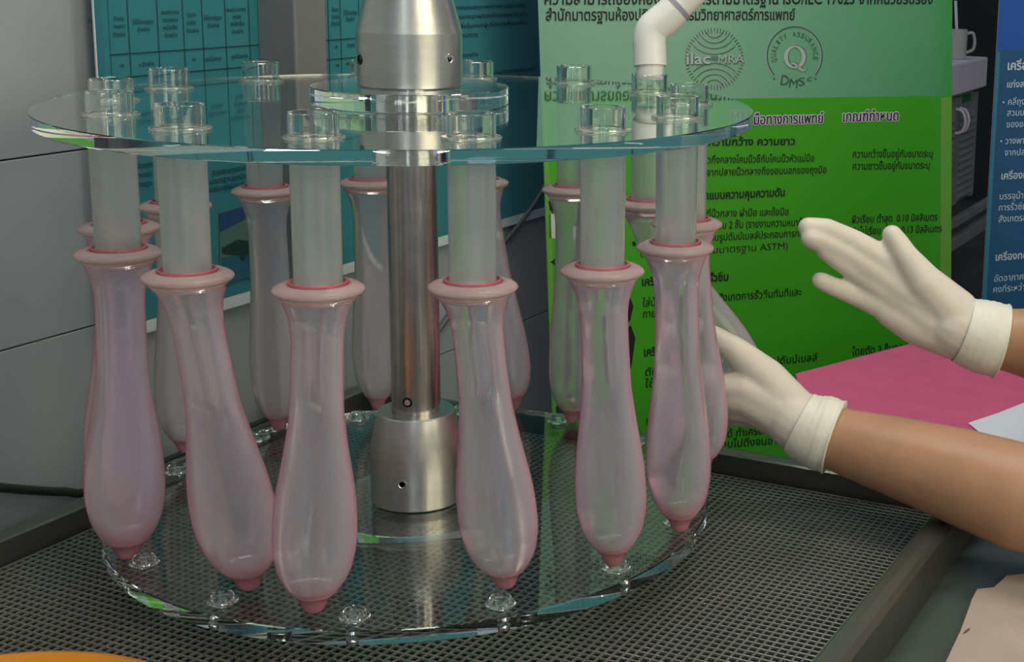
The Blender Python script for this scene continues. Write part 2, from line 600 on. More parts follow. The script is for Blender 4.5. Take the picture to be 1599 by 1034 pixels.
def set_screw(px, py, rad, parent, m1, m2):
    # socket screw lying in the curved face of a collar
    r = ray(px, py)
    # intersect the vertical cylinder
    a = r.x * r.x + r.y * r.y
    b = 2 * (CAM.x * r.x + CAM.y * r.y)
    c = CAM.x ** 2 + CAM.y ** 2 - rad ** 2
    t = (-b - math.sqrt(max(0, b * b - 4 * a * c))) / (2 * a)
    P = CAM + r * t
    n = Vector((P.x, P.y, 0)).normalized()
    q = Z.rotation_difference(n).to_matrix().to_4x4()
    bm = lathe_bm([(0.0026, -0.004), (0.0026, 0.0003), (0.0030, 0.0007), (0.0038, 0.0006), (0.0041, 0.0), (0.0041, -0.004)], 24, closed=True)
    bm.transform(Matrix.Translation(P) @ q)
    s = obj_bm('set_screw', bm, m1, parent, smooth=False)
    bm = lathe_bm([(0, 0.0), (0.0026, 0.0), (0.0026, -0.0035), (0, -0.0035)], 6)
    bm.transform(Matrix.Translation(P) @ q)
    obj_bm('socket', bm, m2, parent)


set_screw(628, 757, 0.0376, lc, M['chrome'], M['screw'])
set_screw(702, 92, 0.0402, uc_, M['chrome'], M['screw'])
set_screw(562, 93, 0.0402, uc_, M['screw'], M['screw'])
set_screw(636, 629, 0.0196, rod, M['screw'], M['chrome'])

tube_me = fl_me = low_me = None
tubes = {}
for k in range(-6, 8):
    a = -PI / 2 + PH + k * 2 * PI / NT
    c = (R * math.cos(a), R * math.sin(a))
    if tube_me is None:
        o = obj_bm('tube', lathe_bm([(0.0158, ZPT + .0002), (0.0158, 0.3522), (0.0153, 0.3527), (0.0135, 0.3527), (0.0131, 0.3522), (0.0131, ZPT + .0002)], 48, closed=True), M['tube'], car, angle=0.6)
        tube_me = o.data
        f = obj_bm('flange', lathe_bm([(0.0160, ZPT + .0002), (0.0192, ZPT + .0002), (0.0196, ZPT + .0008), (0.0190, ZPT + .0017), (0.0160, ZPT + .0022)], 48, closed=True), M['flange'], o, angle=0.6)
        fl_me = f.data
        l = obj_bm('wet_tube', lathe_bm([(0, ZL - 0.006), (0.0140, ZL - 0.006), (0.0154, ZL - 0.0045), (0.0156, ZPB - .0002), (0, ZPB - .0002)], 48), M['frost'], o, angle=0.6)
        low_me = l.data
    else:
        o = new_obj('tube', tube_me, None, car)
        new_obj('flange', fl_me, None, o)
        new_obj('wet_tube', low_me, None, o)
    o.location = (c[0], c[1], 0)
    tubes[k] = (c, o)
# clear plugs standing in the holes of the lower disc
pl_me = None
for k in range(-6, 8):
    a = -PI / 2 + HPH + k * 2 * PI / NT
    c = (0.2192 * math.cos(a), 0.2192 * math.sin(a), 0)
    if pl_me is None:
        o = obj_bm('plug', lathe_bm([(0, ZBT + .0002), (0.0100, ZBT + .0002), (0.0104, ZBT + .0008), (0.0100, ZBT + .0014), (0.0078, ZBT + .0018), (0.0076, ZBT + 0.0052), (0.0070, ZBT + 0.0056), (0.0062, ZBT + 0.0052), (0.0060, ZBT + .0018), (0, ZBT + .0014)], 40), M['acrylic'], car, angle=0.5)
        sc_ = obj_bm('screw', lathe_bm([(0, 0.0012), (0.0042, 0.0012), (0.0046, 0.0020), (0.0040, 0.0032), (0.0040, 0.0090), (0, 0.0090)], 24), M['chrome'], o, angle=0.5)
        scr_me = sc_.data
        pl_me = o.data
    else:
        o = new_obj('plug', pl_me, None, car)
        new_obj('screw', scr_me, None, o)
    o.location = c

# ------------------------------------------------------------------ condoms
PROF = [(.034, 22.8), (.044, 22.2), (.056, 21.2), (.070, 19.9), (.085, 18.8), (.105, 17.8), (.13, 17.0), (.16, 16.7), (.2, 16.7), (.25, 16.8), (.3, 17.0), (.35, 17.3), (.39, 17.8), (.44, 19.2), (.49, 20.8),
        (.54, 22.7), (.60, 25.0), (.65, 26.4), (.70, 27.3), (.76, 27.6), (.80, 27.0), (.85, 24.9), (.88, 22.4), (.905, 19.3), (.918, 17.2), (.929, 15.0), (.936, 13.2)]
NUB = [(.928, 15.6), (.936, 13.7), (.945, 11.7), (.955, 10.0), (.967, 8.7), (.980, 7.6), (.990, 6.0), (.997, 3.4), (1.0, 0.0)]


def lin(tab, s):
    for (a, b), (c, d) in zip(tab[:-1], tab[1:]):
        if s <= c:
            return b + (d - b) * (s - a) / (c - a)
    return tab[-1][1]


rim_me = [None, None]


def rim_parts(root, c):
    """flared rim and the crimson band round the tube, in the thing's own space (root at the lip)"""
    if rim_me[0] is None:
        pr = [(0.0186, 0.0040), (0.0225, 0.0033), (0.0260, 0.0021), (0.0284, 0.0008), (0.0295, -0.0005), (0.0292, -0.0019), (0.0278, -0.0031), (0.0264, -0.0037), (0.0258, -0.0041), (0.0257, -0.0049), (0.0247, -0.0058), (0.0238, -0.0063), (0.0236, -0.0071), (0.0230, -0.0080), (0.0225, -0.0085), (0.0205, -0.0030)]
        o = obj_bm('rim', lathe_bm(pr, 56, closed=True), M['rim'], root, smooth=True)
        rim_me[0] = o.data
        q = []
        for i in range(10):
            w = 2 * PI * i / 10
            q.append((0.0180 + 0.0009 * math.cos(w), 0.0042 + 0.0007 * math.sin(w)))
        o2 = obj_bm('band', lathe_bm(q, 56, closed=True), M['seal'], root, smooth=True)
        rim_me[1] = o2.data
    else:
        new_obj('rim', rim_me[0], None, root)
        new_obj('band', rim_me[1], None, root)


def condom(k, tip_px, bulb, label, m='film', ztip=0.0165, wob=0.0, neck=1.0, bend=1.0):
    c = tubes[k][0]
    lip = Vector((c[0], c[1], ZL))
    L = ZL - ztip
    # lower end: at the lip's own distance, where the photograph shows the tip
    d = proj(lip)[2] + 0.035
    tip = onz(tip_px[0], tip_px[1], ztip) if False else dep(tip_px[0], tip_px[1], d)
    # keep the tip in the vertical plane through the lip that faces the camera
    nrm = Vector((lip.x - CAM.x, lip.y - CAM.y, 0)).normalized()
    tip = onplane(tip_px[0], tip_px[1], lip, nrm)
    D = tip - lip
    root = empty('condom', lip)
    tag(root, label, 'condom', 'water-filled condoms hanging from the carousel tubes')
    bm = bmesh.new()
    n = 48
    rings = []
    ph = random.random() * 6
    for s, r in PROF:
        rr = r
        if s > 0.3:
            rr = 17.0 + (r - 17.0) * bulb if s < 0.76 else r * (17.0 + 10.6 * bulb) / 27.6
        elif s > .06:
            rr = r * neck
        rr *= 0.001
        ce = Vector((D.x * s ** bend, D.y * s ** bend, D.z * s))
        ring = []
        for i in range(n):
            w = 2 * PI * i / n
            fl = 1 + wob * math.sin(3 * w + ph + s * 3) * (s > .06) * math.sin(PI * s)
            ring.append(bm.verts.new(ce + Vector((math.cos(w), math.sin(w), 0)) * rr * fl))
        rings.append(ring)
    for q in range(len(rings) - 1):
        for i in range(n):
            j = (i + 1) % n
            bm.faces.new((rings[q][i], rings[q][j], rings[q + 1][j], rings[q + 1][i]))
    bm.faces.new(rings[0])
    bm.faces.new(list(reversed(rings[-1])))
    obj_bm('pouch', bm, M[m], root, angle=1.0)
    bm = bmesh.new()
    rings = []
    for s, r in NUB:
        sc = (17.0 + 10.6 * bulb) / 27.6 * 0.001
        ce = Vector((D.x * s ** bend, D.y * s ** bend, D.z * s))
        rings.append([bm.verts.new(ce + Vector((math.cos(2 * PI * i / 24), math.sin(2 * PI * i / 24), 0)) * max(r * sc, 1e-5)) for i in range(24)])
    for q in range(len(rings) - 1):
        for i in range(24):
            j = (i + 1) % 24
            bm.faces.new((rings[q][i], rings[q][j], rings[q + 1][j], rings[q + 1][i]))
    bm.faces.new(rings[0])
    bmesh.ops.remove_doubles(bm, verts=rings[-1], dist=1e-4)
    obj_bm('tip', bm, M['nub'], root, smooth=True)
    rim_parts(root, c)
    return root


condom(-2, (200, 874), 1.0, 'front condom at the left end of the ring, dull mauve, tip by a clear plug', wob=0.03)
condom(-1, (390, 922), 1.08, 'front condom swinging furthest out to the right, second from the left end of the ring', wob=0.02)
condom(0, (490, 957), 1.0, 'condom hanging lowest in front, straight down left of the metal shaft')
condom(1, (790, 919), 0.93, 'front condom just right of the metal shaft, tip leaning right')
condom(2, (958, 884), 0.82, 'front condom whose tip hangs right above a clear plug, in front of the green banner')
condom(3, (1062, 831), 0.80, 'front condom at the right end of the ring, orange tinge inside, before the gloved hand', wob=0.03)
condom(4, (1098, 735), 0.70, 'condom mostly hidden behind the right end one, against the gloved hand')
condom(-3, (185, 800), 0.80, 'condom hidden behind the left end one, only its pink rim showing')
condom(-4, (290, 708), 0.55, 'greyish condom behind the swinging one at left, in front of the white poster margin', m='film_pale')
condom(-5, (435, 673), 0.45, 'grey-olive condom at the back left, in front of the teal poster picture', m='film_pale')
condom(-6, (590, 641), 0.45, 'pale grey condom at the back, half behind the metal shaft on its left side', m='film_pale')
condom(7, (803, 640), 0.60, 'slim pink condom at the back bulging out right of the shaft, before the cable', bend=1.0)
condom(6, (893, 662), 0.50, 'clear condom at the back whose bulb shows green, by the banner edge', m='film_pale', bend=1.0)

# the condom pulled aside into the gloved hand
c5 = tubes[5][0]
lip5 = Vector((c5[0], c5[1], ZL))
root = empty('condom', lip5)
tag(root, 'condom under the white pipe, pulled sideways into the gripping gloved hand', 'condom', 'water-filled condoms hanging from the carousel tubes')
axis = [lip5] + [dep(x, y, d) for x, y, d in ((1015, 343, 1.272), (1030, 382, 1.273), (1058, 425, 1.275), (1098, 478, 1.278), (1140, 534, 1.282), (1160, 580, 1.286), (1150, 620, 1.29))]
pts = catmull(axis, 6)
rr = [0.0280, 0.0185, 0.0170, 0.0170, 0.0175, 0.0185, 0.0195, 0.0095]
rad = []
for i in range(len(pts)):
    t = i / 6
    q = min(int(t), 6)
    rad.append(rr[q] + (rr[q + 1] - rr[q]) * (t - q))
bm = bmesh.new()
tube_bm(bm, [p - lip5 for p in pts], rad, n=40)
obj_bm('pouch', bm, M['film_pale'], root, angle=1.0)
bm = bmesh.new()
e = pts[-1] - lip5
dr = (pts[-1] - pts[-3]).normalized()
tube_bm(bm, [e, e + dr * 0.006, e + dr * 0.010], [0.0085, 0.007, 0.003], n=20)
obj_bm('tip', bm, M['nub'], root, smooth=True)
rim_parts(root, c5)

# ------------------------------------------------------------------ filling pipe over the rear right tube
pipe = empty('filling_pipe', (c5[0], c5[1], 0.352))
tag(pipe, 'white plastic elbow pipe pushed into the rear right tube of the carousel', 'pipe')
PB = Vector((c5[0], c5[1], 0.352))
DP = proj(PB)[2]
b0 = dep(1015, 103, DP)
b1 = dep(1015, 62, DP)
b2 = dep(1026, 32, DP)
b3 = dep(1068, -9, DP)
bm = bmesh.new()
cv = [b0, dep(1014.5, 80, DP), dep(1014, 62, DP), dep(1018, 47, DP), dep(1027, 38, DP), dep(1042, 26, DP), dep(1060, 9, DP)]
# bend made of short rings
tube_bm(bm, catmull(cv, 5), 0.0145, n=32)
obj_bm('elbow', bm, M['pvc'], pipe, angle=0.8)
bm = bmesh.new()
dd = (cv[-1] - cv[-2]).normalized()
tube_bm(bm, [cv[-1] - dd * 0.004, cv[-1] + dd * 0.0005], 0.0147, n=32)
o = obj_bm('seam_ring', bm, mat('grey_joint', (0.35, 0.35, 0.36), 0.5), pipe, angle=0.8)
bm = bmesh.new()
tube_bm(bm, [cv[-1] - dd * 0.002, cv[-1] + dd * 0.10, cv[-1] + dd * 0.3], 0.0128, n=32)
obj_bm('straight_pipe', bm, M['pvc'], pipe, angle=0.8)
bm = bmesh.new()
tube_bm(bm, [Vector((c5[0], c5[1], 0.3485)), Vector((c5[0], c5[1], 0.3535)), dep(1016, 100, DP)], 0.0118, n=32)
obj_bm('spigot', bm, M['pvc'], pipe, angle=0.8)
for ch in pipe.children:
    ch.data.transform(Matrix.Translation(-PB))

# ------------------------------------------------------------------ post, hose, cable and socket by the wall
post = empty('post', uvz(0.19, -0.32, ZT))
tag(post, 'square grey painted post standing in front of the teal poster', 'post')
VP = -0.302
uc0 = onplane(461, 60, V * VP, V).dot(U)
bm = bmesh.new()
box_bm(bm, uvz(uc0 + 0.024, VP - 0.024, (0.8 + ZT) / 2) , U, V, Z, 0.048, 0.048, 0.8 - ZT, bev=0.0022)
bm.transform(Matrix.Translation(-post.location))
o = obj_bm('column', bm, M['post'], post)
bm = bmesh.new()
box_bm(bm, uvz(uc0 + 0.024, VP - 0.024, ZT + 0.003), U, V, Z, 0.05, 0.05, 0.006)
bm.transform(Matrix.Translation(-post.location))
obj_bm('foot_plate', bm, M['post'], post)

hp = [onplane(x, y, V * (VW + 0.008), V) for x, y in ((-120, 752), (-40, 758), (40, 765), (100, 768), (150, 770))]
for q in hp:
    q.z = max(q.z, ZT + 0.0045)
hu = hp[-1].dot(U)
hp += [uvz(hu + (uc0 - 0.012 - hu) * d, VW + 0.008, ZT + 0.0045) for d in (0.5, 1.0)]
bm = bmesh.new()
tube_bm(bm, catmull(hp, 6), 0.0040, n=14)
tag(obj_bm('hose', bm, M['rubber'], smooth=True), 'black rubber hose running along the foot of the grey wall at left', 'hose')

cp = [onplane(x, y, V * (VW + 0.006), V) for x, y in ((862, 262), (845, 300), (812, 348), (773, 395), (728, 455), (688, 512), (640, 572), (585, 618))]
bm = bmesh.new()
tube_bm(bm, catmull(cp, 6), 0.0032, n=10)
tag(obj_bm('cable', bm, mat('grey_cable', (0.09, 0.10, 0.10), 0.5), smooth=True), 'thin dark grey cable drooping across the wall behind the shaft', 'cable')
pc = onplane(559, 629, V * (VW + 0.02), V)
sb = empty('power_plug', pc)
tag(sb, 'black power plug low on the wall behind the lower disc', 'plug')
bm = bmesh.new()
box_bm(bm, Vector((0, 0, 0)), U, V, Z, 0.045, 0.03, 0.020, bev=0.004)
obj_bm('housing', bm, M['rubber'], sb)
bm = bmesh.new()
box_bm(bm, Vector((0, 0, 0.014)), U, V, Z, 0.026, 0.016, 0.008, bev=0.002)
obj_bm('grip', bm, mat('grey_grip', (0.16, 0.18, 0.17), 0.5), sb)

# ------------------------------------------------------------------ flat print helpers
TEXTS = []        # (curve object, callback)


def text_line(body, pl, pr, hpx, plane, m, parent, name='text_line', off=0.0008, natural=False, xs=1.0, bold=0.0, res=2):
    """lettering between two baseline points (pixels) on a plane (p0, n)"""
    cu = bpy.data.curves.new(name, 'FONT')
    cu.body = body
    cu.resolution_u = res
    cu.offset = bold
    ob = bpy.data.objects.new('tmp', cu)
    COL.objects.link(ob)
    TEXTS.append((ob, pl, pr, hpx, plane, m, parent, name, off, natural, xs))


def flush_texts():
    bpy.context.view_layer.update()
    dg = bpy.context.evaluated_depsgraph_get()
    done = []
    for (ob, pl, pr, hpx, plane, m, parent, name, off, natural, xs) in TEXTS:
        me = bpy.data.meshes.new_from_object(ob.evaluated_get(dg))
        done.append(me)
    for (ob, pl, pr, hpx, plane, m, parent, name, off, natural, xs), me in zip(TEXTS, done):
        cu = ob.data
        bpy.data.objects.remove(ob)
        bpy.data.curves.remove(cu)
        if not me.vertices:
            continue
        p0, n = plane
        a = onplane(pl[0], pl[1], p0, n)
        b = onplane(pr[0], pr[1], p0, n)
        ex = (b - a).normalized()
        ey = n.cross(ex).normalized()
        if (top_dir := (onplane(pl[0] + (pr[1] - pl[1]), pl[1] - (pr[0] - pl[0]), p0, n) - a)).dot(ey) < 0:
            ey = -ey
        xmin = min(v.co.x for v in me.vertices)
        xmax = max(v.co.x for v in me.vertices)
        dxp, dyp = pr[0] - pl[0], pr[1] - pl[1]
        lp = math.hypot(dxp, dyp)
        top = onplane(pl[0] + dyp / lp * hpx, pl[1] - dxp / lp * hpx, p0, n)
        hreal = abs((top - a).dot(ey))
        sy = hreal / 0.56
        sx = sy * xs if natural else (b - a).length / (xmax - xmin)
        me.transform(Matrix((
            (ex.x * sx, ey.x * sy, n.x, 0), (ex.y * sx, ey.y * sy, n.y, 0), (ex.z * sx, ey.z * sy, n.z, 0), (0, 0, 0, 1))) @ Matrix.Translation(Vector((-xmin, 0, 0))))
        o = new_obj(name, me, None, parent)
        me.materials.clear()
        me.materials.append(m)
        org = parent.matrix_basis.translation if parent else Vector()
        me.transform(Matrix.Translation(a + n * off - org))


def flat(name, px, plane, m, parent, off=0.0005, uv=None):
    """flat printed polygon from pixel corners"""
    p0, n = plane
    org = parent.matrix_basis.translation if parent else Vector()
    P = [onplane(x, y, p0, n) + n * off - org for x, y in px]
    o = from_data(name, P, [list(range(len(P)))], m, parent)
    if uv:
        l = o.data.uv_layers.new(name='uv')
        for i, q in enumerate(uv):
            l.data[i].uv = q
    return o


def sheet(name, P, n, th, m, parent, uv=None):
    """a thin sheet with real thickness (front face P, back face behind it)"""
    bm = bmesh.new()
    prism_bm(bm, P, n * -th)
    bm.normal_update()
    o = obj_bm(name, bm, m, parent)
    return o


def strokes(name, segs, plane, m, parent, off):
    """thin quads: segs of ((x,y),(x,y),width px)"""
    p0, n = plane
    org = parent.matrix_basis.translation
    vs, fs = [], []
    for (x0, y0), (x1, y1), w in segs:
        L = math.hypot(x1 - x0, y1 - y0) or 1
        nx, ny = -(y1 - y0) / L * w / 2, (x1 - x0) / L * w / 2
        k = len(vs)
        for x, y in ((x0 + nx, y0 + ny), (x1 + nx, y1 + ny), (x1 - nx, y1 - ny), (x0 - nx, y0 - ny)):
            vs.append(onplane(x, y, p0, n) + n * off - org)
        fs.append((k, k + 1, k + 2, k + 3))
    return from_data(name, vs, fs, m, parent)


# ------------------------------------------------------------------ teal poster on the wall
vp = VW + 0.006
pplane = (V * vp, V)
pu0 = onplane(134, 20, *pplane).dot(U)
pu1 = onplane(880, 200, *pplane).dot(U)
pzb = (onplane(224, 533, *pplane).z + onplane(800, 344, *pplane).z) / 2
pz1 = 0.62
poster = empty('wall_poster', uvz(pu0, vp, pzb))
tag(poster, 'long teal poster with a ruled table and photo pinned on the grey wall', 'poster')
# slightly curled left edge: a thin bent sheet
vs, fs = [], []
cols = [(pu0, 0.010), (pu0 + 0.006, 0.005), (pu0 + 0.016, 0.0016), (pu0 + 0.03, 0.0), (pu1, 0.0)]
for back in (0, 0.0012):
    for uu, c in cols:
        for z in (pzb + 0.012, pz1):
            vs.append(uvz(uu, vp + c - 0.0004 - back, z) - poster.location)
nC = len(cols)
for i in range(nC - 1):
    fs.append((2 * i, 2 * i + 2, 2 * i + 3, 2 * i + 1))
    b = 2 * nC
    fs.append((b + 2 * i, b + 2 * i + 1, b + 2 * i + 3, b + 2 * i + 2))
    fs.append((2 * i, b + 2 * i, b + 2 * i + 2, 2 * i + 2))
    fs.append((2 * i + 1, 2 * i + 3, b + 2 * i + 3, b + 2 * i + 1))
fs.append((0, 1, b + 1, b))
o = from_data('sheet', vs, fs, M['teal_in'], poster)
l = o.data.uv_layers.new(name='uv')
for lp in o.data.loops:
    l.data[lp.index].uv = ((o.data.vertices[lp.vertex_index].co.dot(U)) / (pu1 - pu0), 0.5)
bm = bmesh.new()
box_bm(bm, uvz((pu0 + pu1) / 2, vp - 0.001, pzb + 0.006) - poster.location, U, V, Z, pu1 - pu0, 0.0012, 0.012)
obj_bm('margin', bm, M['paper_white'], poster)
# white left edge of the curled sheet
bm = bmesh.new()
box_bm(bm, uvz(pu0 - 0.0006, vp + 0.0094, (pz1 + pzb) / 2 + 0.006) - poster.location, U, V, Z, 0.0012, 0.0016, pz1 - pzb - 0.012)
obj_bm('edge', bm, M['paper_white'], poster)


def pl_line(pa, pb, w, nm='rule'):
    return [(pa, pb, w)]


lines = []
z1 = onplane(140, 88, *pplane).z
z2 = onplane(204, 120, *pplane).z
hz = [z1, z2, z2 - (z1 - z2) * 0.9, z1 + 0.075]
ucols = [onplane(x, 17, *pplane).dot(U) for x in (168, 199, 245, 285, 315, 351, 388)]
ucols += [onplane(x, 17, *pplane).dot(U) for x in (512, 531, 560, 585, 612, 640, 676)]
vs, fs = [], []


def rule(u0, u1, z0, z1_):
    k = len(vs)
    for uu, z in ((u0, z0), (u1, z0), (u1, z1_), (u0, z1_)):
        vs.append(uvz(uu, vp + 0.0004, z) - poster.location)
    fs.append((k, k + 1, k + 2, k + 3))


ut0, ut1 = pu0 + 0.014, ucols[-1]
for z in hz:
    rule(ut0, ut1, z - 0.0006, z + 0.0006)
for uu in ucols:
    rule(uu - 0.0004, uu + 0.0004, hz[2], hz[3])
from_data('ruled_table', vs, fs, M['teal_print'], poster)

words = [
    # left table, header cells: (text, centre x, baseline y, width)
    ('ใบสั่งตรวจ', 150, 35, 27), ('จำนวน', 185, 32, 16), ('ทดสอบ', 186, 44, 18), ('ตัวอย่าง', 186, 57, 20), ('ไม่ได้มาตรฐาน', 223, 37, 33), ('ตัวอย่าง', 224, 49, 19),
    ('งบประมาณ', 265, 22, 28), ('ทดสอบ', 266, 34, 23), ('หนังสือ', 266, 46, 22), ('ตัวอย่าง', 267, 58, 20), ('จำนวน', 299, 26, 14), ('ทดสอบ', 299, 38, 15), ('ตัวอย่าง', 301, 51, 19),
    ('ไม่ได้มาตรฐาน', 332, 31, 28), ('ตัวอย่าง', 333, 43, 18), ('งบประมาณ', 368, 18, 31), ('ทดสอบ', 370, 29, 13), ('หนังสือ', 371, 40, 21), ('ตัวอย่าง', 371, 52, 17),
    ('๒๕๔', 153, 109, 12), ('๑๒', 190, 105, 7), ('๑ ตัวอย่าง', 229, 103, 24), ('๑', 303, 95, 5), ('ถุงมือยาง', 333, 95, 25), ('ถุงมือยาง', 374, 91, 25),
    ('ประมาณ', 502, 15, 14), ('ทดสอบ', 502, 25, 13), ('หนังสือ', 501, 36, 12), ('อย่าง', 501, 46, 11), ('จำนวน', 523, 18, 10), ('ทดสอบ', 524, 29, 11), ('ตัวอย่าง', 524, 40, 13), ('ไม่ได้มาตรฐาน', 547, 23, 21), ('ตัวอย่าง', 547, 33, 13),
    ('ถุงมือ', 503, 78, 14), ('๑', 525, 75, 4), ('ตัวอย่าง', 548, 74, 12), ('ถุงมือ', 505, 108, 14), ('๑', 527, 104, 5), ('๑๕', 544, 102, 7),
    ('ตัวอย่างถุงยาง', 357, 270, 52), ('มาตรฐานถุงมือ', 356, 283, 55), ('ทดสอบถุงมือยาง', 352, 296, 60), ('ตัวอย่าง', 227, 262, 24), ('ทดสอบ', 226, 276, 22), ('มาตรฐาน', 226, 291, 22),
    ('การทดสอบคุณภาพถุงยางอนามัยและถุงมือ', 765, 13, 112), ('ตามมาตรฐานผลิตภัณฑ์ทางการแพทย์ของไทย', 768, 27, 112), ('เพื่อคุ้มครองผู้บริโภคและสิ่งแวดล้อม', 770, 41, 108), ('การตรวจ', 731, 58, 30), ('เอกสารอ้าง', 732, 89, 28), ('กรมวิทยาศาสตร์การแพทย์', 804, 113, 62),
]
for w_, x, y, wd in words:
    # baseline follows the wall
    a = onplane(x, y, *pplane)
    k0, k1 = a - U * 0.01, a + U * 0.01
    q0, q1 = proj(k0), proj(k1)
    sl = (q1[1] - q0[1]) / (q1[0] - q0[0])
    text_line(w_, (x - wd / 2, y - sl * wd / 2), (x + wd / 2, y + sl * wd / 2), 5.2 if y < 200 else 6.5, pplane, M['teal_print'], poster, off=0.0004, res=1, bold=0.008)
# printed photograph on the poster
flat('photo', [(342, 333), (398, 318), (398, 430), (343, 446)], pplane, M['photo_grey'], poster, 0.0004)
flat('photo_sky', [(342, 333), (398, 318), (398, 325), (378, 344), (343, 361)], pplane, M['photo_blue'], poster, 0.0008)
flat('photo_shadow', [(345, 388), (370, 374), (398, 378), (398, 402), (346, 396)], pplane, M['photo_green'], poster, 0.0008)
flat('photo_base', [(346, 402), (398, 396), (398, 430), (343, 446)], pplane, mat('printed_teal', (0.02, 0.13, 0.18), 0.5), poster, 0.0008)
flat('photo_mark', [(373, 398), (381, 396), (382, 405), (376, 408)], pplane, M['photo_green'], poster, 0.0012)

# ------------------------------------------------------------------ green banner
HB = math.radians(80)
bd = Vector((math.sin(HB), math.cos(HB), 0))
bn = Vector((bd.y, -bd.x, 0))            # towards the camera
gp0 = dep(853, 400, 1.82)
gplane = (gp0, bn)


def edge_pts(xa, ya, xb, yb, plane, ztop, zbot):
    A = onplane(xa, ya, *plane)
    B = onplane(xb, yb, *plane)
    d = B - A
    return A + d * ((ztop - A.z) / d.z), A + d * ((zbot - A.z) / d.z)


gtl, gbl = edge_pts(840, 0, 862, 640, gplane, 0.85, ZF + 0.06)
gtr, gbr = edge_pts(1487, 0, 1484.5, 440, gplane, 0.85, ZF + 0.06)
ban = empty('roll_up_banner', (gbl + gbr) / 2)
tag(ban, 'tall green printed banner with black Thai text standing behind the tray', 'banner')
ob0 = ban.location
sheet('sheet', [p - ob0 for p in (gtl, gbl, gbr, gtr)], bn, 0.0015, M['banner_back'], ban)
bx_l = lambda y: 840 + 22 * y / 640
bx_r = lambda y: 1487 - 2.5 * y / 440
YB = 151.5
ztl = proj(gtl)
ztr = proj(gtr)
zbl = proj(gbl)
zbr = proj(gbr)
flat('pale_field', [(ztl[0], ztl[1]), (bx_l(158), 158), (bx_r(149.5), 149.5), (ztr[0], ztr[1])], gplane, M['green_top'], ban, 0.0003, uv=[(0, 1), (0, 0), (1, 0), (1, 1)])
flat('green_field', [(bx_l(158), 158), (zbl[0], zbl[1]), (zbr[0], zbr[1]), (bx_r(149.5), 149.5)], gplane, M['green'], ban, 0.0003, uv=[(0, 1), (0, 0), (1, 0), (1, 1)])
flat('left_stripe', [(bx_l(170) + 1, 170), (bx_l(800) + 1, 800), (bx_l(800) + 9, 800), (bx_l(170) + 8, 170)], gplane, M['green_edge'], ban, 0.0006)
flat('right_stripe', [(1469, 152), (1466, 800), (1483.5, 800), (1486, 152)], gplane, M['green_edge'], ban, 0.0006)
# product photographs on the banner (dark gloves, pale packs)
flat('printed_glove', [(856, 314), (866, 309), (875, 318), (878, 334), (870, 337), (858, 328)], gplane, M['ink'], ban, 0.0007)
flat('printed_pack', [(857, 334), (900, 336), (902, 374), (857, 372)], gplane, M['photo_white'], ban, 0.0006)
flat('printed_glove', [(859, 409), (868, 403), (884, 401), (900, 408), (900, 470), (866, 470), (866, 414)], gplane, M['ink'], ban, 0.0007)
flat('printed_glove', [(900, 455), (960, 440), (980, 455), (989, 478), (984, 500), (965, 515), (905, 520)], gplane, M['ink'], ban, 0.0007)
flat('printed_glove', [(900, 560), (950, 530), (985, 508), (992, 528), (986, 570), (977, 600), (955, 630), (905, 640)], gplane, M['ink'], ban, 0.0007)
flat('printed_pack', [(868, 618), (890, 612), (905, 640), (869, 633)], gplane, mat('printed_lilac', (0.42, 0.44, 0.60), 0.6), ban, 0.0007)
flat('printed_glove', [(868, 634), (905, 638), (905, 655), (868, 650)], gplane, M['navy'], ban, 0.0008)

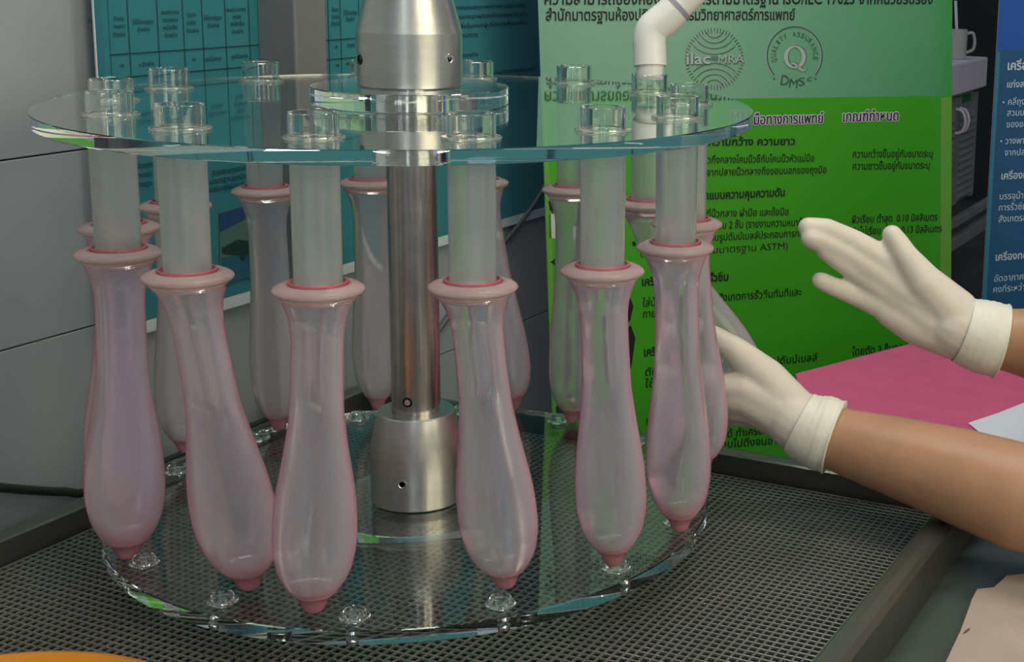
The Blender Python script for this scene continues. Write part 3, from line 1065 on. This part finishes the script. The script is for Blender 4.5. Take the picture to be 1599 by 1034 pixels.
GT = [
    ('ความสามารถของห้องปฏิบัติการตามมาตรฐาน ISO/IEC 17025 จากหน่วยรับรอง', (850, 7), (1456, 6), 15, 'ink', .006),
    ('สำนักมาตรฐานห้องปฏิบัติการ กรมวิทยาศาสตร์การแพทย์', (852, 32), (1241, 31), 14, 'ink', .006),
    ('เครื่องมือทดสอบ', (880, 203), (1040, 198), 14, 'white_bold', .04),
    ('ถุง', (1140, 196), (1170, 195), 13, 'head', .0),
    ('มือทางการแพทย์', (1177, 194.5), (1285, 192), 13, 'head', .0),
    ('เกณฑ์กำหนด', (1316, 190), (1402, 188), 13, 'head', .0),
    ('การวัดความกว้าง ความยาว', (1060, 228), (1241, 226), 9.5, 'ink', .018),
    ('วัดตามแนวกึ่งกลางโคนนิ้วชี้กับโคนนิ้วหัวแม่มือ', (1056, 256), (1271, 252), 9, 'ink', .0),
    ('วัดจากจุดสุดจากปลายนิ้วกลางถึงขอบนอกของถุงมือ', (1040, 276), (1290, 270), 9, 'ink', .0),
    ('ความกว้างขึ้นอยู่กับขนาดระบุ', (1331, 246), (1456, 245), 9, 'ink', .0),
    ('ความยาวขึ้นอยู่กับขนาดระบุ', (1331, 265), (1451, 263), 9, 'ink', .0),
    ('เครื่องวัดความหนาแบบความคุมความดัน', (1000, 316), (1225, 306), 10, 'ink', .02),
    ('วัดความหนาที่นิ้วกลาง ฝ่ามือ และข้อมือ', (1040, 341), (1231, 335.6), 9, 'ink', .0),
    ('วัดแบบ 2 ชั้น (รายงานความหนาชั้นเดียว)', (1100, 358), (1285, 351), 9, 'ink', .0),
    ('ใช้ชิ้นทดสอบรูปดัมบ์เบลล์ประกอบการทดสอบ', (1060, 379), (1275, 368), 9, 'ink', .0),
    ('ดึงยืดจนขาด (ตามมาตรฐาน ASTM)', (1000, 402), (1230, 389), 9, 'ink', -.012),
    ('ผิวเรียบ ต่ำสุด  0.10 มิลลิเมตร', (1330, 348), (1463, 344), 9, 'ink', .0),
    ('ผิวไม่เรียบ ต่ำสุด 0.13 มิลลิเมตร', (1330, 367), (1470, 362), 9, 'ink', .0),
    ('เครื่องทดสอบการรั่วซึม', (1002, 446), (1137, 438), 10, 'ink', .02),
    ('ใส่น้ำ 1000 มิลลิลิตร สังเกตการรั่วซึมทันทีและ', (1003, 479), (1251, 461), 9.5, 'ink', .0),
    ('ภายใน 2 นาที', (1003, 496), (1070, 492), 9.5, 'ink', .0),
    ('เครื่องทดสอบแรงดึง', (1005, 556), (1120, 548), 10, 'ink', .02),
    ('ตัดชิ้นทดสอบตัวอย่างเป็นแบบรูปดัมบ์เบลล์', (1007, 587), (1276, 563), 9.5, 'ink', .0),
    ('ใช้ดึงจนขาด', (1007, 605), (1090, 598), 9.5, 'ink', .0),
    ('โดยตัด 3 ชิ้นทดสอบ', (1330, 555), (1432, 545), 9.5, 'ink', .0),
    ('แรงดึงที่ขาดและความยืด', (1009, 663), (1150, 651), 9.5, 'ink', .0),
    ('ชิ้นทดสอบที่ตัดได้ ทำเครื่องหมาย', (1040, 692), (1230, 674), 9.5, 'ink', .0),
    ('ใส่ชิ้นทดสอบไปดึงจนขาด', (1060, 705), (1222, 692), 9.5, 'ink', .0),
]
for body, a, b, h, style, bold in GT:
    if style in ('head', 'white_bold'):
        for dx, dy in ((-1.5, 0), (1.5, 0), (0, -1.5), (0, 1.5), (-1, -1), (1, 1), (-1, 1), (1, -1)):
            text_line(body, (a[0] + dx, a[1] + dy), (b[0] + dx, b[1] + dy), h, gplane, M['white_ink'], ban, name='text_outline', off=0.0007 + 0.00002 * (dx + 3 * dy), bold=0)
        for dx in (-0.35, 0.35):
            text_line(body, (a[0] + dx, a[1]), (b[0] + dx, b[1]), h, gplane, M['navy'], ban, off=0.0011 + dx * 0.0001, bold=0)
    else:
        text_line(body, a, b, h, gplane, M[style], ban, off=0.0008, bold=bold + .012)
flat('bullet', [(987, 378), (990, 376), (993, 379), (993, 383), (990, 385), (987, 382)], gplane, M['ink'], ban, 0.0008)


def arc(cx, cy, rx, ry, a0, a1, w, n=24):
    P = [(cx + rx * math.cos(math.radians(a0 + (a1 - a0) * i / n)), cy - ry * math.sin(math.radians(a0 + (a1 - a0) * i / n))) for i in range(n + 1)]
    return [(P[i], P[i + 1], w) for i in range(n)]


# round accreditation mark: radial ticks, bowed lines and the letters across
gx, gy = 1115, 92
seg = []
for i in range(56):
    a = 2 * PI * i / 56
    if abs(math.sin(a)) < 0.2:
        ln = 5
    else:
        ln = 4 + 4 * abs(math.sin(a)) * (0.6 + 0.4 * (i % 2))
    c_, s_ = math.cos(a), math.sin(a)
    seg.append(((gx + 46 * c_, gy - 48.5 * s_), (gx + (46 - ln) * c_, gy - (48.5 - ln) * s_), 1.3))
for i, rad in enumerate((11, 19.5, 28, 37)):
    sp = (78, 62, 56, 50)[i]
    seg += arc(gx, gy - 44, rad * 1.15, rad, -90 - sp, -90 + sp, 1.3, 18)
    seg += arc(gx, gy + 44, rad * 1.15, rad, 90 - sp, 90 + sp, 1.3, 18)
strokes('logo_light', [((a[0] - 1.1, a[1] + 0.8), (b[0] - 1.1, b[1] + 0.8), w) for a, b, w in seg], gplane, M['emboss_light'], ban, 0.0006)
strokes('logo_lines', seg, gplane, M['emboss_dark'], ban, 0.0008)
for k in (-3, -0.5, 2):
    seg2 = [((gx - 5, gy + k), (gx + 8, gy + k - 0.4), 1.1)]
    strokes('logo_bar', seg2, gplane, M['emboss_dark'], ban, 0.0012)
text_line('ilac', (gx - 43.2, gy + 9), (gx - 5.2, gy + 8.2), 14, gplane, M['emboss_dark'], ban, name='logo_letters', off=0.001, bold=.03)
text_line('ilac', (gx - 44, gy + 8), (gx - 6, gy + 7.2), 14, gplane, M['emboss_light'], ban, name='logo_letters', off=0.0014, bold=.02)
text_line('MRA', (gx + 7.2, gy + 8.4), (gx + 47.2, gy + 7.4), 11, gplane, M['emboss_dark'], ban, name='logo_letters', off=0.001)
text_line('MRA', (gx + 6, gy + 7), (gx + 46, gy + 6), 11, gplane, M['emboss_light'], ban, name='logo_letters', off=0.0014)

# round quality mark: open ring, large Q, lettering along the ring
qx, qy = 1240.5, 87
seg = arc(qx, qy, 43, 45, -42, 222, 2.0, 60)
strokes('logo_light', [((a[0] - 1.2, a[1] + .6), (b[0] - 1.2, b[1] + .6), w) for a, b, w in seg], gplane, M['emboss_light'], ban, 0.0006)
strokes('logo_lines', seg, gplane, M['emboss_dark'], ban, 0.0008)
for xx in (1208.5, 1273):
    flat('logo_dot', [(xx + 1.6 * math.cos(t), 123 + 1.6 * math.sin(t)) for t in (0, 1, 2, 3, 4, 5)], gplane, M['emboss_dark'], ban, 0.0009)


def letter_q(dx, dy, m, off):
    sg = []
    n = 36
    for i in range(n):
        a0, a1 = 2 * PI * i / n, 2 * PI * (i + 1) / n
        w = 2.2 + 4.6 * abs(math.cos((a0 + a1) / 2)) ** 1.3
        sg.append(((qx + dx + 14 * math.cos(a0), qy + 2 + dy - 16.5 * math.sin(a0)), (qx + dx + 14 * math.cos(a1), qy + 2 + dy - 16.5 * math.sin(a1)), w))
    P = [(qx - 6, qy + 13), (qx - 2, qy + 11.5), (qx + 3, qy + 15), (qx + 9, qy + 21), (qx + 14, qy + 23), (qx + 18, qy + 20)]
    for k in range(len(P) - 1):
        sg.append(((P[k][0] + dx, P[k][1] + dy), (P[k + 1][0] + dx, P[k + 1][1] + dy), (2, 3.2, 4.4, 4.0, 2.2)[k]))
    strokes('letter', sg, gplane, m, ban, off)


letter_q(1.4, -0.6, M['emboss_dark'], 0.0008)
letter_q(0, 0, M['emboss_light'], 0.0012)


def ring_text(s, r, a_start, step, h, m, w=0.62, bold=0.0, inside=False):
    for i, ch in enumerate(s):
        if ch == ' ':
            continue
        a = math.radians(a_start + (step * i if inside else -step * i))
        x, y = qx + r * math.cos(a), qy - r * 1.04 * math.sin(a)
        tx, ty = (math.sin(a), math.cos(a)) if not inside else (-math.sin(a), -math.cos(a))
        hw = h * w * (0.45 if ch == 'I' else 1.0) * (1.3 if ch == 'M' else 1)
        text_line(ch, (x - tx * hw / 2, y - ty * hw / 2), (x + tx * hw / 2, y + ty * hw / 2), h * 0.78, gplane, m, ban, name='ring_letter', off=0.0009, bold=bold)


ring_text('QUALITY', 29, 192, 12.5, 8, M['emboss_dark'])
ring_text('ASSURANCE', 29, 91, 12.3, 8, M['emboss_dark'])
for ch, x, y, h, w in (('D', 1224, 130.5, 15, 12), ('M', 1238, 137, 13, 13), ('S', 1252, 135, 12, 10), ('c', 1264, 128, 9, 8)):
    text_line(ch, (x - w / 2, y + (0.35 if x < 1235 else -0.25) * w / 2 * 0.6), (x + w / 2, y + (1.0 if x < 1235 else -0.7 if x > 1245 else 0.1) * w / 2 * 0.6), h * 0.85, gplane, M['emboss_dark'], ban, name='ring_letter', off=0.0009, bold=0.0)
bm = bmesh.new()
c0 = (gbl + gbr) / 2 - ob0
box_bm(bm, Vector((0, 0, -0.03)) - bn * 0.03, bd, bn, Z, 0.62, 0.09, 0.06, bev=0.01)
obj_bm('base', bm, M['alu'], ban)
bm = bmesh.new()
tube_bm(bm, [Vector((0, 0, 0.0)) - bn * 0.02, Vector((0, 0, 1.55)) - bn * 0.02], 0.008, n=10)
obj_bm('pole', bm, M['alu'], ban)

# ------------------------------------------------------------------ blue banner
bp0 = dep(1545, 250, 2.15)
bplane = (bp0, bn)
btl, bbl = edge_pts(1560.5, 0, 1534.5, 455, bplane, 0.85, ZF + 0.06)
wB = 0.6
ban2 = empty('roll_up_banner', bbl + bd * wB / 2)
tag(ban2, 'tall blue printed banner with pale Thai text at the right beside the louvred cabinet', 'banner')
sheet('sheet', [p - ban2.location for p in (btl, bbl, bbl + bd * wB, btl + bd * wB)], bn, 0.0015, M['banner_back'], ban2)
e3 = btl + bd * wB
e4 = bbl + bd * wB
q1, q2, q3, q4 = proj(btl), proj(bbl), proj(e4), proj(e3)
tA = onplane(1556, 78, *bplane)
tB = tA + bd * wB
qa, qb = proj(tA), proj(tB)
flat('bright_field', [q1[:2], qa[:2], qb[:2], q4[:2]], bplane, M['blue_top'], ban2, 0.0003)
flat('blue_field', [qa[:2], q2[:2], q3[:2], qb[:2]], bplane, M['blue'], ban2, 0.0003, uv=[(0, 1), (0, 0), (1, 0), (1, 1)])
flat('left_stripe', [(1556.2, 80), (1530.0, 535), (1536, 535), (1561.5, 80)], bplane, M['blue_edge'], ban2, 0.0007)
BT = [('เครื่องทดสอบ', 1572.8, 109, 11, .02), ('แท่งสแตนเลส', 1572, 136.5, 8, .012), ('คลี่ถุงยางอนามัย', 1573.5, 163.6, 8, 0), ('สวมบนแท่ง', 1572, 181, 8, 0), ('ของขอบถุง', 1571, 199, 8, 0),
      ('วางพาดแท่ง', 1569, 225, 8, 0), ('จากปลายปิด', 1568, 243, 8, 0), ('เครื่องทดสอบ', 1563, 280, 9, .015), ('บรรจุน้ำ 300', 1560.5, 311.6, 8, 0), ('การรั่วซึม', 1559, 329, 8, 0), ('สังเกตรอยรั่ว', 1558.5, 347, 8, 0),
      ('เครื่องทดสอบ', 1554, 407, 9, .015), ('อัดอากาศเข้า', 1551.7, 440, 8, 0), ('คงที่ระหว่าง', 1550.5, 457, 8, 0)]
for body, x, y, h, bo in BT:
    a = onplane(x, y, *bplane)
    q = proj(a + bd * 0.1)
    text_line(body, (x, y), (q[0], q[1]), h, bplane, M['blue_ink'], ban2, natural=True, xs=1.0, bold=bo)
for x, y in ((1566.5, 159.5), (1563, 220.5)):
    flat('bullet', [(x + 1.6 * math.cos(t), y + 1.6 * math.sin(t)) for t in (0, 1, 2, 3, 4, 5)], bplane, M['blue_ink'], ban2, 0.0008)
bm = bmesh.new()
box_bm(bm, Vector((0, 0, -0.03)) - bn * 0.03, bd, bn, Z, 0.62, 0.09, 0.06, bev=0.01)
obj_bm('base', bm, M['alu'], ban2)
flush_texts()

# ------------------------------------------------------------------ louvred cabinet far behind, with a mug
zc = 0.09
ce = onz(1543, 89, zc)               # far right front corner of the counter
vC = ce.dot(V)
uE = ce.dot(U)
cplane = (V * vC, V)
zb = onplane(1542, 134.6, *cplane).z
zk1 = onplane(1543, 308, *cplane).z
cab = empty('louvred_cabinet', uvz(uE - 0.5, vC - 0.3, ZF))
tag(cab, 'dark grey cabinet with louvred doors and thick pale counter in the dim room behind', 'cabinet')
co = cab.location


def cbox(name, u0, u1, v0, v1, z0, z1_, m, parent=cab, bev=0.0):
    bm = bmesh.new()
    box_bm(bm, uvz((u0 + u1) / 2, (v0 + v1) / 2, (z0 + z1_) / 2) - co, U, V, Z, u1 - u0, v1 - v0, z1_ - z0, bev=bev)
    return obj_bm(name, bm, m, parent)


uS = uE - 1.3
cbox('counter', uS, uE, vC - 0.6, vC, zb, zc, M['cab_top'], bev=0.006)
cbox('carcass', uS + .01, uE - 0.09, vC - 0.58, vC - 0.05, zk1 + 0.02, zb - 0.001, M['cab'])
ud = onplane(1507, 170, *cplane).dot(U)         # where two doors meet
uR = onplane(1537, 170, *cplane).dot(U)
dw = uR - ud
cbox('fascia', uS + .02, uE - 0.09, vC - 0.05, vC - 0.030, zb - 0.014, zb - 0.002, M['cab'])
for a, b, hs in ((ud - dw, ud - 0.004, 1), (ud + 0.004, uR, -1)):
    z0_, z1_ = zk1 + 0.03, zb - 0.018
    st = 0.04
    d_ = cbox('door', a, b, vC - 0.05, vC - 0.040, z0_, z1_, M['cab'])
    for p, q in ((a, a + st), (b - st, b)):
        cbox('stile', p, q, vC - 0.040, vC - 0.026, z0_, z1_, M['cab'], d_)
    nsl = 12
    for i in range(nsl):
        zz_ = z0_ + 0.02 + (z1_ - z0_ - 0.08) * (i + 0.5) / nsl
        bm = bmesh.new()
        tilt = (Z * 0.8 - V * 0.6).normalized()
        box_bm(bm, uvz((a + b) / 2, vC - 0.032, zz_) - co, U, tilt.cross(U), tilt, b - a - 2 * st, 0.004, 0.034)
        obj_bm('slat', bm, M['cab'], d_)
    hx = b - 0.02 if hs == 1 else a + 0.02
    zh = onplane(1512, 187, *cplane).z
    bm = bmesh.new()
    hpts = [uvz(hx, vC - 0.026, zh + 0.045), uvz(hx, vC - 0.002, zh + 0.036), uvz(hx, vC + 0.010, zh), uvz(hx, vC - 0.002, zh - 0.036), uvz(hx, vC - 0.026, zh - 0.045)]
    tube_bm(bm, [p - co for p in catmull(hpts, 4)], 0.0055, n=8)
    obj_bm('handle', bm, M['cab_top'], d_)
pa = onplane(1522.5, 154, *cplane)
cbox('sticker', pa.dot(U) - 0.09, pa.dot(U) + 0.09, vC - 0.0398, vC - 0.0386, pa.z - 0.017, pa.z + 0.012, M['green_label'])
for ya, yb in ((318, 330), (345, 362)):
    za = onplane(1535, ya, *cplane).z
    zb_ = onplane(1535, yb, *cplane).z
    cbox('rail', uS, uE + 0.3, vC - 0.03, vC + 0.0, zb_, za, M['cab'], bev=0.004)
for uu in (uS + 0.03, uE - 0.12):
    cbox('leg', uu - .02, uu + .02, vC - 0.3, vC - 0.26, ZF, zk1 + 0.02, M['cab'])

mg = onz(1493, 92, zc)
mug = empty('mug', mg)
tag(mug, 'grey mug with a spoon handle showing on the pale counter of the cabinet', 'mug')
D5 = proj(mg)[2]
mr = 16 / F * D5
mh = 46 / F * D5
obj_bm('cup', lathe_bm([(0, 0.001), (mr * .9, 0.001), (mr * .96, mh * .1), (mr, mh), (mr * .9, mh), (mr * .86, mh * .15), (0, mh * .12)], 28), M['mug'], mug, angle=0.8)
bm = bmesh.new()
hd = RT.copy(); hd.z = 0; hd.normalize()
tube_bm(bm, catmull([hd * mr * .95 + Z * mh * .86, hd * mr * 1.5 + Z * mh * .88, hd * mr * 1.72 + Z * mh * .6, hd * mr * 1.6 + Z * mh * .34, hd * mr * .93 + Z * mh * .22], 5), mh * 0.055, n=8)
obj_bm('handle', bm, M['mug'], mug, smooth=True)
sp = empty('spoon', mg + Z * mh * 0.2)
tag(sp, 'thin pale spoon leaning in the grey mug', 'spoon')
bm = bmesh.new()
tube_bm(bm, [hd * 0.004, -hd * mr * 0.1 + Z * mh * .8, -hd * mr * .35 + Z * mh * 1.75], 0.006, n=8)
obj_bm('stem', bm, M['cab_top'], sp, smooth=True)

# ------------------------------------------------------------------ side table with magenta cloth and white sheet
ZS = -0.03
st_ = empty('side_table', onz(1480, 640, ZF))
tag(st_, 'low side table covered by the magenta cloth behind the gloved arms', 'table')
tp = [onz(1250, 583, ZS - 0.004), uvz(0.29, 0.255, ZS - 0.004), uvz(0.29, 0.60, ZS - 0.004), onz(1700, 610, ZS - .004), onz(1625, 485, ZS - 0.004)]
bm = bmesh.new()
prism_bm(bm, [p - st_.location for p in tp], Z * -0.02)
obj_bm('table_top', bm, M['cab'], st_)
for q in (onz(1290, 600, ZS), uvz(0.33, 0.30, ZS), uvz(0.33, 0.56, ZS), onz(1625, 500, ZS)):
    q = q - st_.location
    bm = bmesh.new()
    box_bm(bm, Vector((q.x, q.y, (ZS - 0.024 - ZF) / 2)), U, V, Z, 0.03, 0.03, ZS - 0.024 - ZF)
    obj_bm('leg', bm, M['cab'], st_)
cl = empty('cloth', onz(1480, 640, ZS))
tag(cl, 'smooth magenta cloth spread flat over the side table', 'cloth')
cpz = [onz(1245, 583, ZS), uvz(0.285, 0.25, ZS), uvz(0.285, 0.602, ZS), onz(1702, 610, ZS), onz(1626, 483, ZS)]
bm = bmesh.new()
prism_bm(bm, [p - cl.location for p in cpz], Z * -0.003)
obj_bm('spread', bm, M['pink'], cl)
bm = bmesh.new()
k0, k1 = cpz[0] - cl.location, cpz[1] - cl.location
prism_bm(bm, [k0 + Z * -0.0005, k1 + Z * -0.0005, k1 - Z * 0.06 - RT * 0.004, k0 - Z * 0.05 - RT * 0.004], RT * -0.002)
obj_bm('overhang', bm, M['pink'], cl)
bm = bmesh.new()
wsP = [onz(x, y, ZS + 0.001) for x, y in ((1512, 662), (1560, 646), (1630, 618), (1660, 640), (1650, 700), (1570, 710))]
prism_bm(bm, wsP, Z * 0.0012)
tag(obj_bm('paper_sheet', bm, M['white_sheet']), 'plain white sheet lying on the magenta cloth at the right', 'paper')

# ------------------------------------------------------------------ torn brown paper and orange bowl in the near corners
pp = [(1600, 896), (1572, 899), (1566, 905), (1552, 917), (1526, 920), (1518, 935), (1511, 955), (1500, 985), (1487, 1012), (1477, 1034), (1462, 1080), (1760, 1110), (1760, 880)]
zpap = ZT + 0.001
org = onz(1560, 980, zpap)
bm = bmesh.new()
prism_bm(bm, [onz(x, y, zpap + 0.0035) - org for x, y in pp], Z * -0.003)
o = obj_bm('torn_paper', bm, M['cardboard'])
o.location = org
tag(o, 'torn worn brown paper board lying on the worktop at the near right', 'paper')
bm = bmesh.new()
prism_bm(bm, [onz(x, y, zpap + 0.0037) - org for x, y in ((1503, 990), (1508, 984), (1515, 980), (1514, 984), (1508, 989))], Z * -0.0001)
obj_bm('scratch', bm, M['ink_brown'], o)

oc = onz(-70, 1200, 0.012)
ob_ = empty('bowl', Vector((oc.x, oc.y, ZM + 0.001)))
tag(ob_, 'orange plastic bowl standing on the punched sheet in the near left corner', 'bowl')
r_edge = (onz(40, 1018, 0.012) - oc).length
hb_ = 0.012 - ZM - 0.001
obj_bm('dish', lathe_bm([(0, 0.001), (r_edge * .7, 0.001), (r_edge * .92, hb_ * .5), (r_edge * .98, hb_ * .9), (r_edge, hb_), (r_edge * .97, hb_ + .001), (r_edge * .93, hb_ * .9), (r_edge * .66, 0.005), (0, 0.005)], 72), M['orange'], ob_, angle=0.7)

# ------------------------------------------------------------------ the person: two arms reaching in, gloved hands
MODS = []


def organic(name, bm, m, parent, voxel, smooth=6, loc=None):
    me = bpy.data.meshes.new(name)
    bm.to_mesh(me)
    bm.free()
    o = new_obj(name, me, m, parent)
    r = o.modifiers.new('remesh', 'REMESH')
    r.mode = 'VOXEL'
    r.voxel_size = voxel
    r.use_smooth_shade = True
    s = o.modifiers.new('smooth', 'SMOOTH')
    s.factor = 0.5
    s.iterations = smooth
    MODS.append((o, m))
    return o


def flush_mods():
    bpy.context.view_layer.update()
    dg = bpy.context.evaluated_depsgraph_get()
    res = [(o, m, bpy.data.meshes.new_from_object(o.evaluated_get(dg))) for o, m in MODS]
    for o, m, me in res:
        old = o.data
        o.modifiers.clear()
        o.data = me
        me.materials.clear()
        me.materials.append(m)
        me.polygons.foreach_set('use_smooth', [True] * len(me.polygons))
        bpy.data.meshes.remove(old)


def chain(bm, pts):
    for (a, ra), (b, rb) in zip(pts[:-1], pts[1:]):
        capsule(bm, a, ra, b, rb)


def P3(x, y, d, r):
    return (dep(x, y, d), r)


pr = empty('person', (0.95, 0.2, ZF))
tag(pr, 'person reaching in from the right with bare forearms and cream latex gloves', 'person')
po = pr.location
# --- body: forearms, upper arms, shoulders, trunk and head in one mesh
bm = bmesh.new()
armL = [P3(1268, 668, 1.245, .024), P3(1320, 690, 1.235, .029), P3(1400, 713, 1.215, .0345), P3(1500, 744, 1.19, .0405), P3(1599, 778, 1.165, .0445)]
elL = Vector((0.66, -0.20, 0.04))
shL = Vector((0.86, -0.08, 0.25))
chain(bm, armL + [(elL, .043), (shL, .055)])
armR = [P3(1530, 525, 1.265, .025), P3(1575, 531, 1.26, .0285), P3(1620, 538, 1.255, .033)]
elR = Vector((0.78, 0.12, 0.12))
shR = Vector((0.95, 0.30, 0.30))
chain(bm, armR + [(elR, .043), (shR, .055)])
mid = (shL + shR) / 2
capsule(bm, shL, .06, shR, .06)
chain(bm, [(mid + Z * 0.02, .075), (mid + Vector((.12, 0, -0.2)), .12), (mid + Vector((.30, 0, -0.45)), .12)])
chain(bm, [(mid + Z * 0.05, .05), (mid + Vector((-.02, 0, .13)), .052), (mid + Vector((-.04, 0, .22)), .085), (mid + Vector((-.04, 0, .27)), .088)])
hc = mid + Vector((-.04, 0, .25))
chain(bm, [(hc + Vector((-.078, 0, .012)), .009), (hc + Vector((-.098, 0, -.018)), .013)])
for sy in (-1, 1):
    chain(bm, [(hc + Vector((.005, sy * .088, .02)), .012), (hc + Vector((.0, sy * .088, -.015)), .010)])
chain(bm, [(hc + Vector((-.062, 0, -.075)), .028), (hc + Vector((-.02, 0, -.06)), .05)])
bm.transform(Matrix.Translation(-po))
organic('body', bm, M['skin'], pr, 0.005, 4)
bm = bmesh.new()
chain(bm, [(shL + (elL - shL) * .35, .066), (shL, .068), (shR, .068), (shR + (elR - shR) * .35, .066)])
chain(bm, [(mid + Z * 0.0, .09), (mid + Vector((.12, 0, -0.2)), .135), (mid + Vector((.30, 0, -0.45)), .135), (mid + Vector((.38, 0, -0.75)), .14)])
bm.transform(Matrix.Translation(-po))
organic('tunic', bm, M['shirt'], pr, 0.012, 3)
bm = bmesh.new()
chain(bm, [(mid + Vector((-.015, 0, .29)), .094), (mid + Vector((.015, 0, .22)), .09)])
bm.transform(Matrix.Translation(-po))
organic('hair', bm, M['hair'], pr, 0.01, 3)

for sy in (-1, 1):
    bm = bmesh.new()
    capsule(bm, hc + Vector((-.081, sy * .031, .012)), .008, hc + Vector((-.081, sy * .034, .012)), .008)
    bm.transform(Matrix.Translation(-po))
    obj_bm('eye', bm, M['hair'], pr, smooth=True)
bm = bmesh.new()
chain(bm, [(hc + Vector((-.085, -.02, -.055)), .006), (hc + Vector((-.092, 0, -.055)), .008), (hc + Vector((-.085, .02, -.055)), .006)])
bm.transform(Matrix.Translation(-po))
organic('lips', bm, mat('lip_pink', (0.40, 0.14, 0.11), 0.45), pr, 0.003, 2)

# --- left glove (lower): thumb on top, fingers closing round the far side of the pouch
bm = bmesh.new()
wl = P3(1258, 664, 1.245, .027)
chain(bm, [P3(1285, 678, 1.242, .0295), P3(1262, 667, 1.244, .0280), P3(1240, 655, 1.246, .0265)])
chain(bm, [P3(1240, 640, 1.247, .020), P3(1198, 590, 1.247, .017), P3(1150, 549, 1.247, .0125), P3(1112, 526, 1.258, .0105), P3(1078, 512, 1.270, .0090)])   # thumb
chain(bm, [P3(1240, 650, 1.246, .022), P3(1165, 607, 1.246, .0150), P3(1112, 602, 1.252, .0110), P3(1075, 598, 1.275, .0098), P3(1070, 590, 1.300, .0088)])  # index
chain(bm, [P3(1240, 656, 1.246, .022), P3(1164, 622, 1.248, .0150), P3(1112, 622, 1.256, .0112), P3(1082, 624, 1.283, .0098), P3(1085, 615, 1.308, .0088)])  # middle
chain(bm, [P3(1240, 662, 1.248, .020), P3(1172, 637, 1.253, .0140), P3(1128, 638, 1.264, .0105), P3(1102, 641, 1.290, .0092), P3(1108, 632, 1.313, .0084)])  # ring
chain(bm, [P3(1240, 668, 1.250, .018), P3(1185, 648, 1.262, .0130), P3(1150, 650, 1.275, .0095), P3(1128, 652, 1.297, .0084), P3(1135, 644, 1.315, .0076)])  # little
chain(bm, [P3(1215, 618, 1.248, .020), P3(1185, 612, 1.249, .018)])       # web between thumb and palm
bm.transform(Matrix.Translation(-po))
gl1 = organic('glove', bm, M['glove'], pr, 0.0022, 5)


def cuff(axis_pts, radii, parent, wr=0.0):
    bm = bmesh.new()
    pts = catmull(axis_pts, 6)
    n = len(pts)
    rad = []
    for i in range(n):
        t = i / (n - 1) * (len(radii) - 1)
        q = min(int(t), len(radii) - 2)
        rad.append(radii[q] + (radii[q + 1] - radii[q]) * (t - q) + 0.00025 * math.sin(i * 1.9))
    # rolled bead at the open end
    d = (pts[-1] - pts[-2]).normalized()
    pts += [pts[-1] + d * 0.0012, pts[-1] + d * 0.0022, pts[-1] + d * 0.0014]
    rad += [rad[-1] + 0.0012, rad[-1] + 0.0004, rad[-1] - 0.0022]
    pts = [p - po for p in pts]
    tube_bm(bm, pts, rad, n=40, cap=False)
    return obj_bm('cuff', bm, M['cuff'], parent, smooth=True)


cuff([dep(1247, 660, 1.2455), dep(1264, 669, 1.244), dep(1283, 676, 1.2425), dep(1300, 682, 1.2405)], [.0280, .0305, .0330, .0322], gl1)

# --- right glove (upper): open palm towards the camera, fingers to the left, thumb up
bm = bmesh.new()
chain(bm, [P3(1540, 527, 1.262, .0285), P3(1515, 519, 1.262, .0285), P3(1490, 508, 1.262, .0275)])
chain(bm, [P3(1490, 493, 1.262, .024), P3(1392, 416, 1.262, .0150), P3(1332, 378, 1.258, .0115), P3(1290, 359, 1.255, .0105), P3(1262, 355, 1.252, .0092)])    # index
chain(bm, [P3(1490, 500, 1.262, .024), P3(1386, 436, 1.262, .0150), P3(1330, 400, 1.257, .0112), P3(1292, 381, 1.253, .0102), P3(1266, 372, 1.249, .0092)])    # middle
chain(bm, [P3(1488, 512, 1.263, .022), P3(1388, 456, 1.264, .0145), P3(1340, 425, 1.260, .0106), P3(1309, 405, 1.256, .0096), P3(1289, 391, 1.253, .0088)])    # ring
chain(bm, [P3(1486, 520, 1.265, .021), P3(1394, 482, 1.267, .0145), P3(1340, 463, 1.265, .0096), P3(1305, 449, 1.262, .0088), P3(1281, 438, 1.260, .0080)])    # little
chain(bm, [P3(1488, 490, 1.260, .024), P3(1444, 442, 1.252, .0170), P3(1414, 400, 1.250, .0115), P3(1402, 380, 1.252, .0102), P3(1393, 367, 1.254, .0092)])    # thumb
chain(bm, [P3(1455, 500, 1.263, .021), P3(1415, 470, 1.265, .018)])
chain(bm, [P3(1490, 524, 1.264, .022), P3(1430, 506, 1.266, .0185), P3(1390, 486, 1.267, .0145)])
bm.transform(Matrix.Translation(-po))
gl2 = organic('glove', bm, M['glove'], pr, 0.0022, 5)
cuff([dep(1503, 515, 1.262), dep(1520, 521, 1.262), dep(1540, 527, 1.262), dep(1560, 532, 1.262)], [.0290, .0315, .0330, .0325], gl2)
flush_mods()
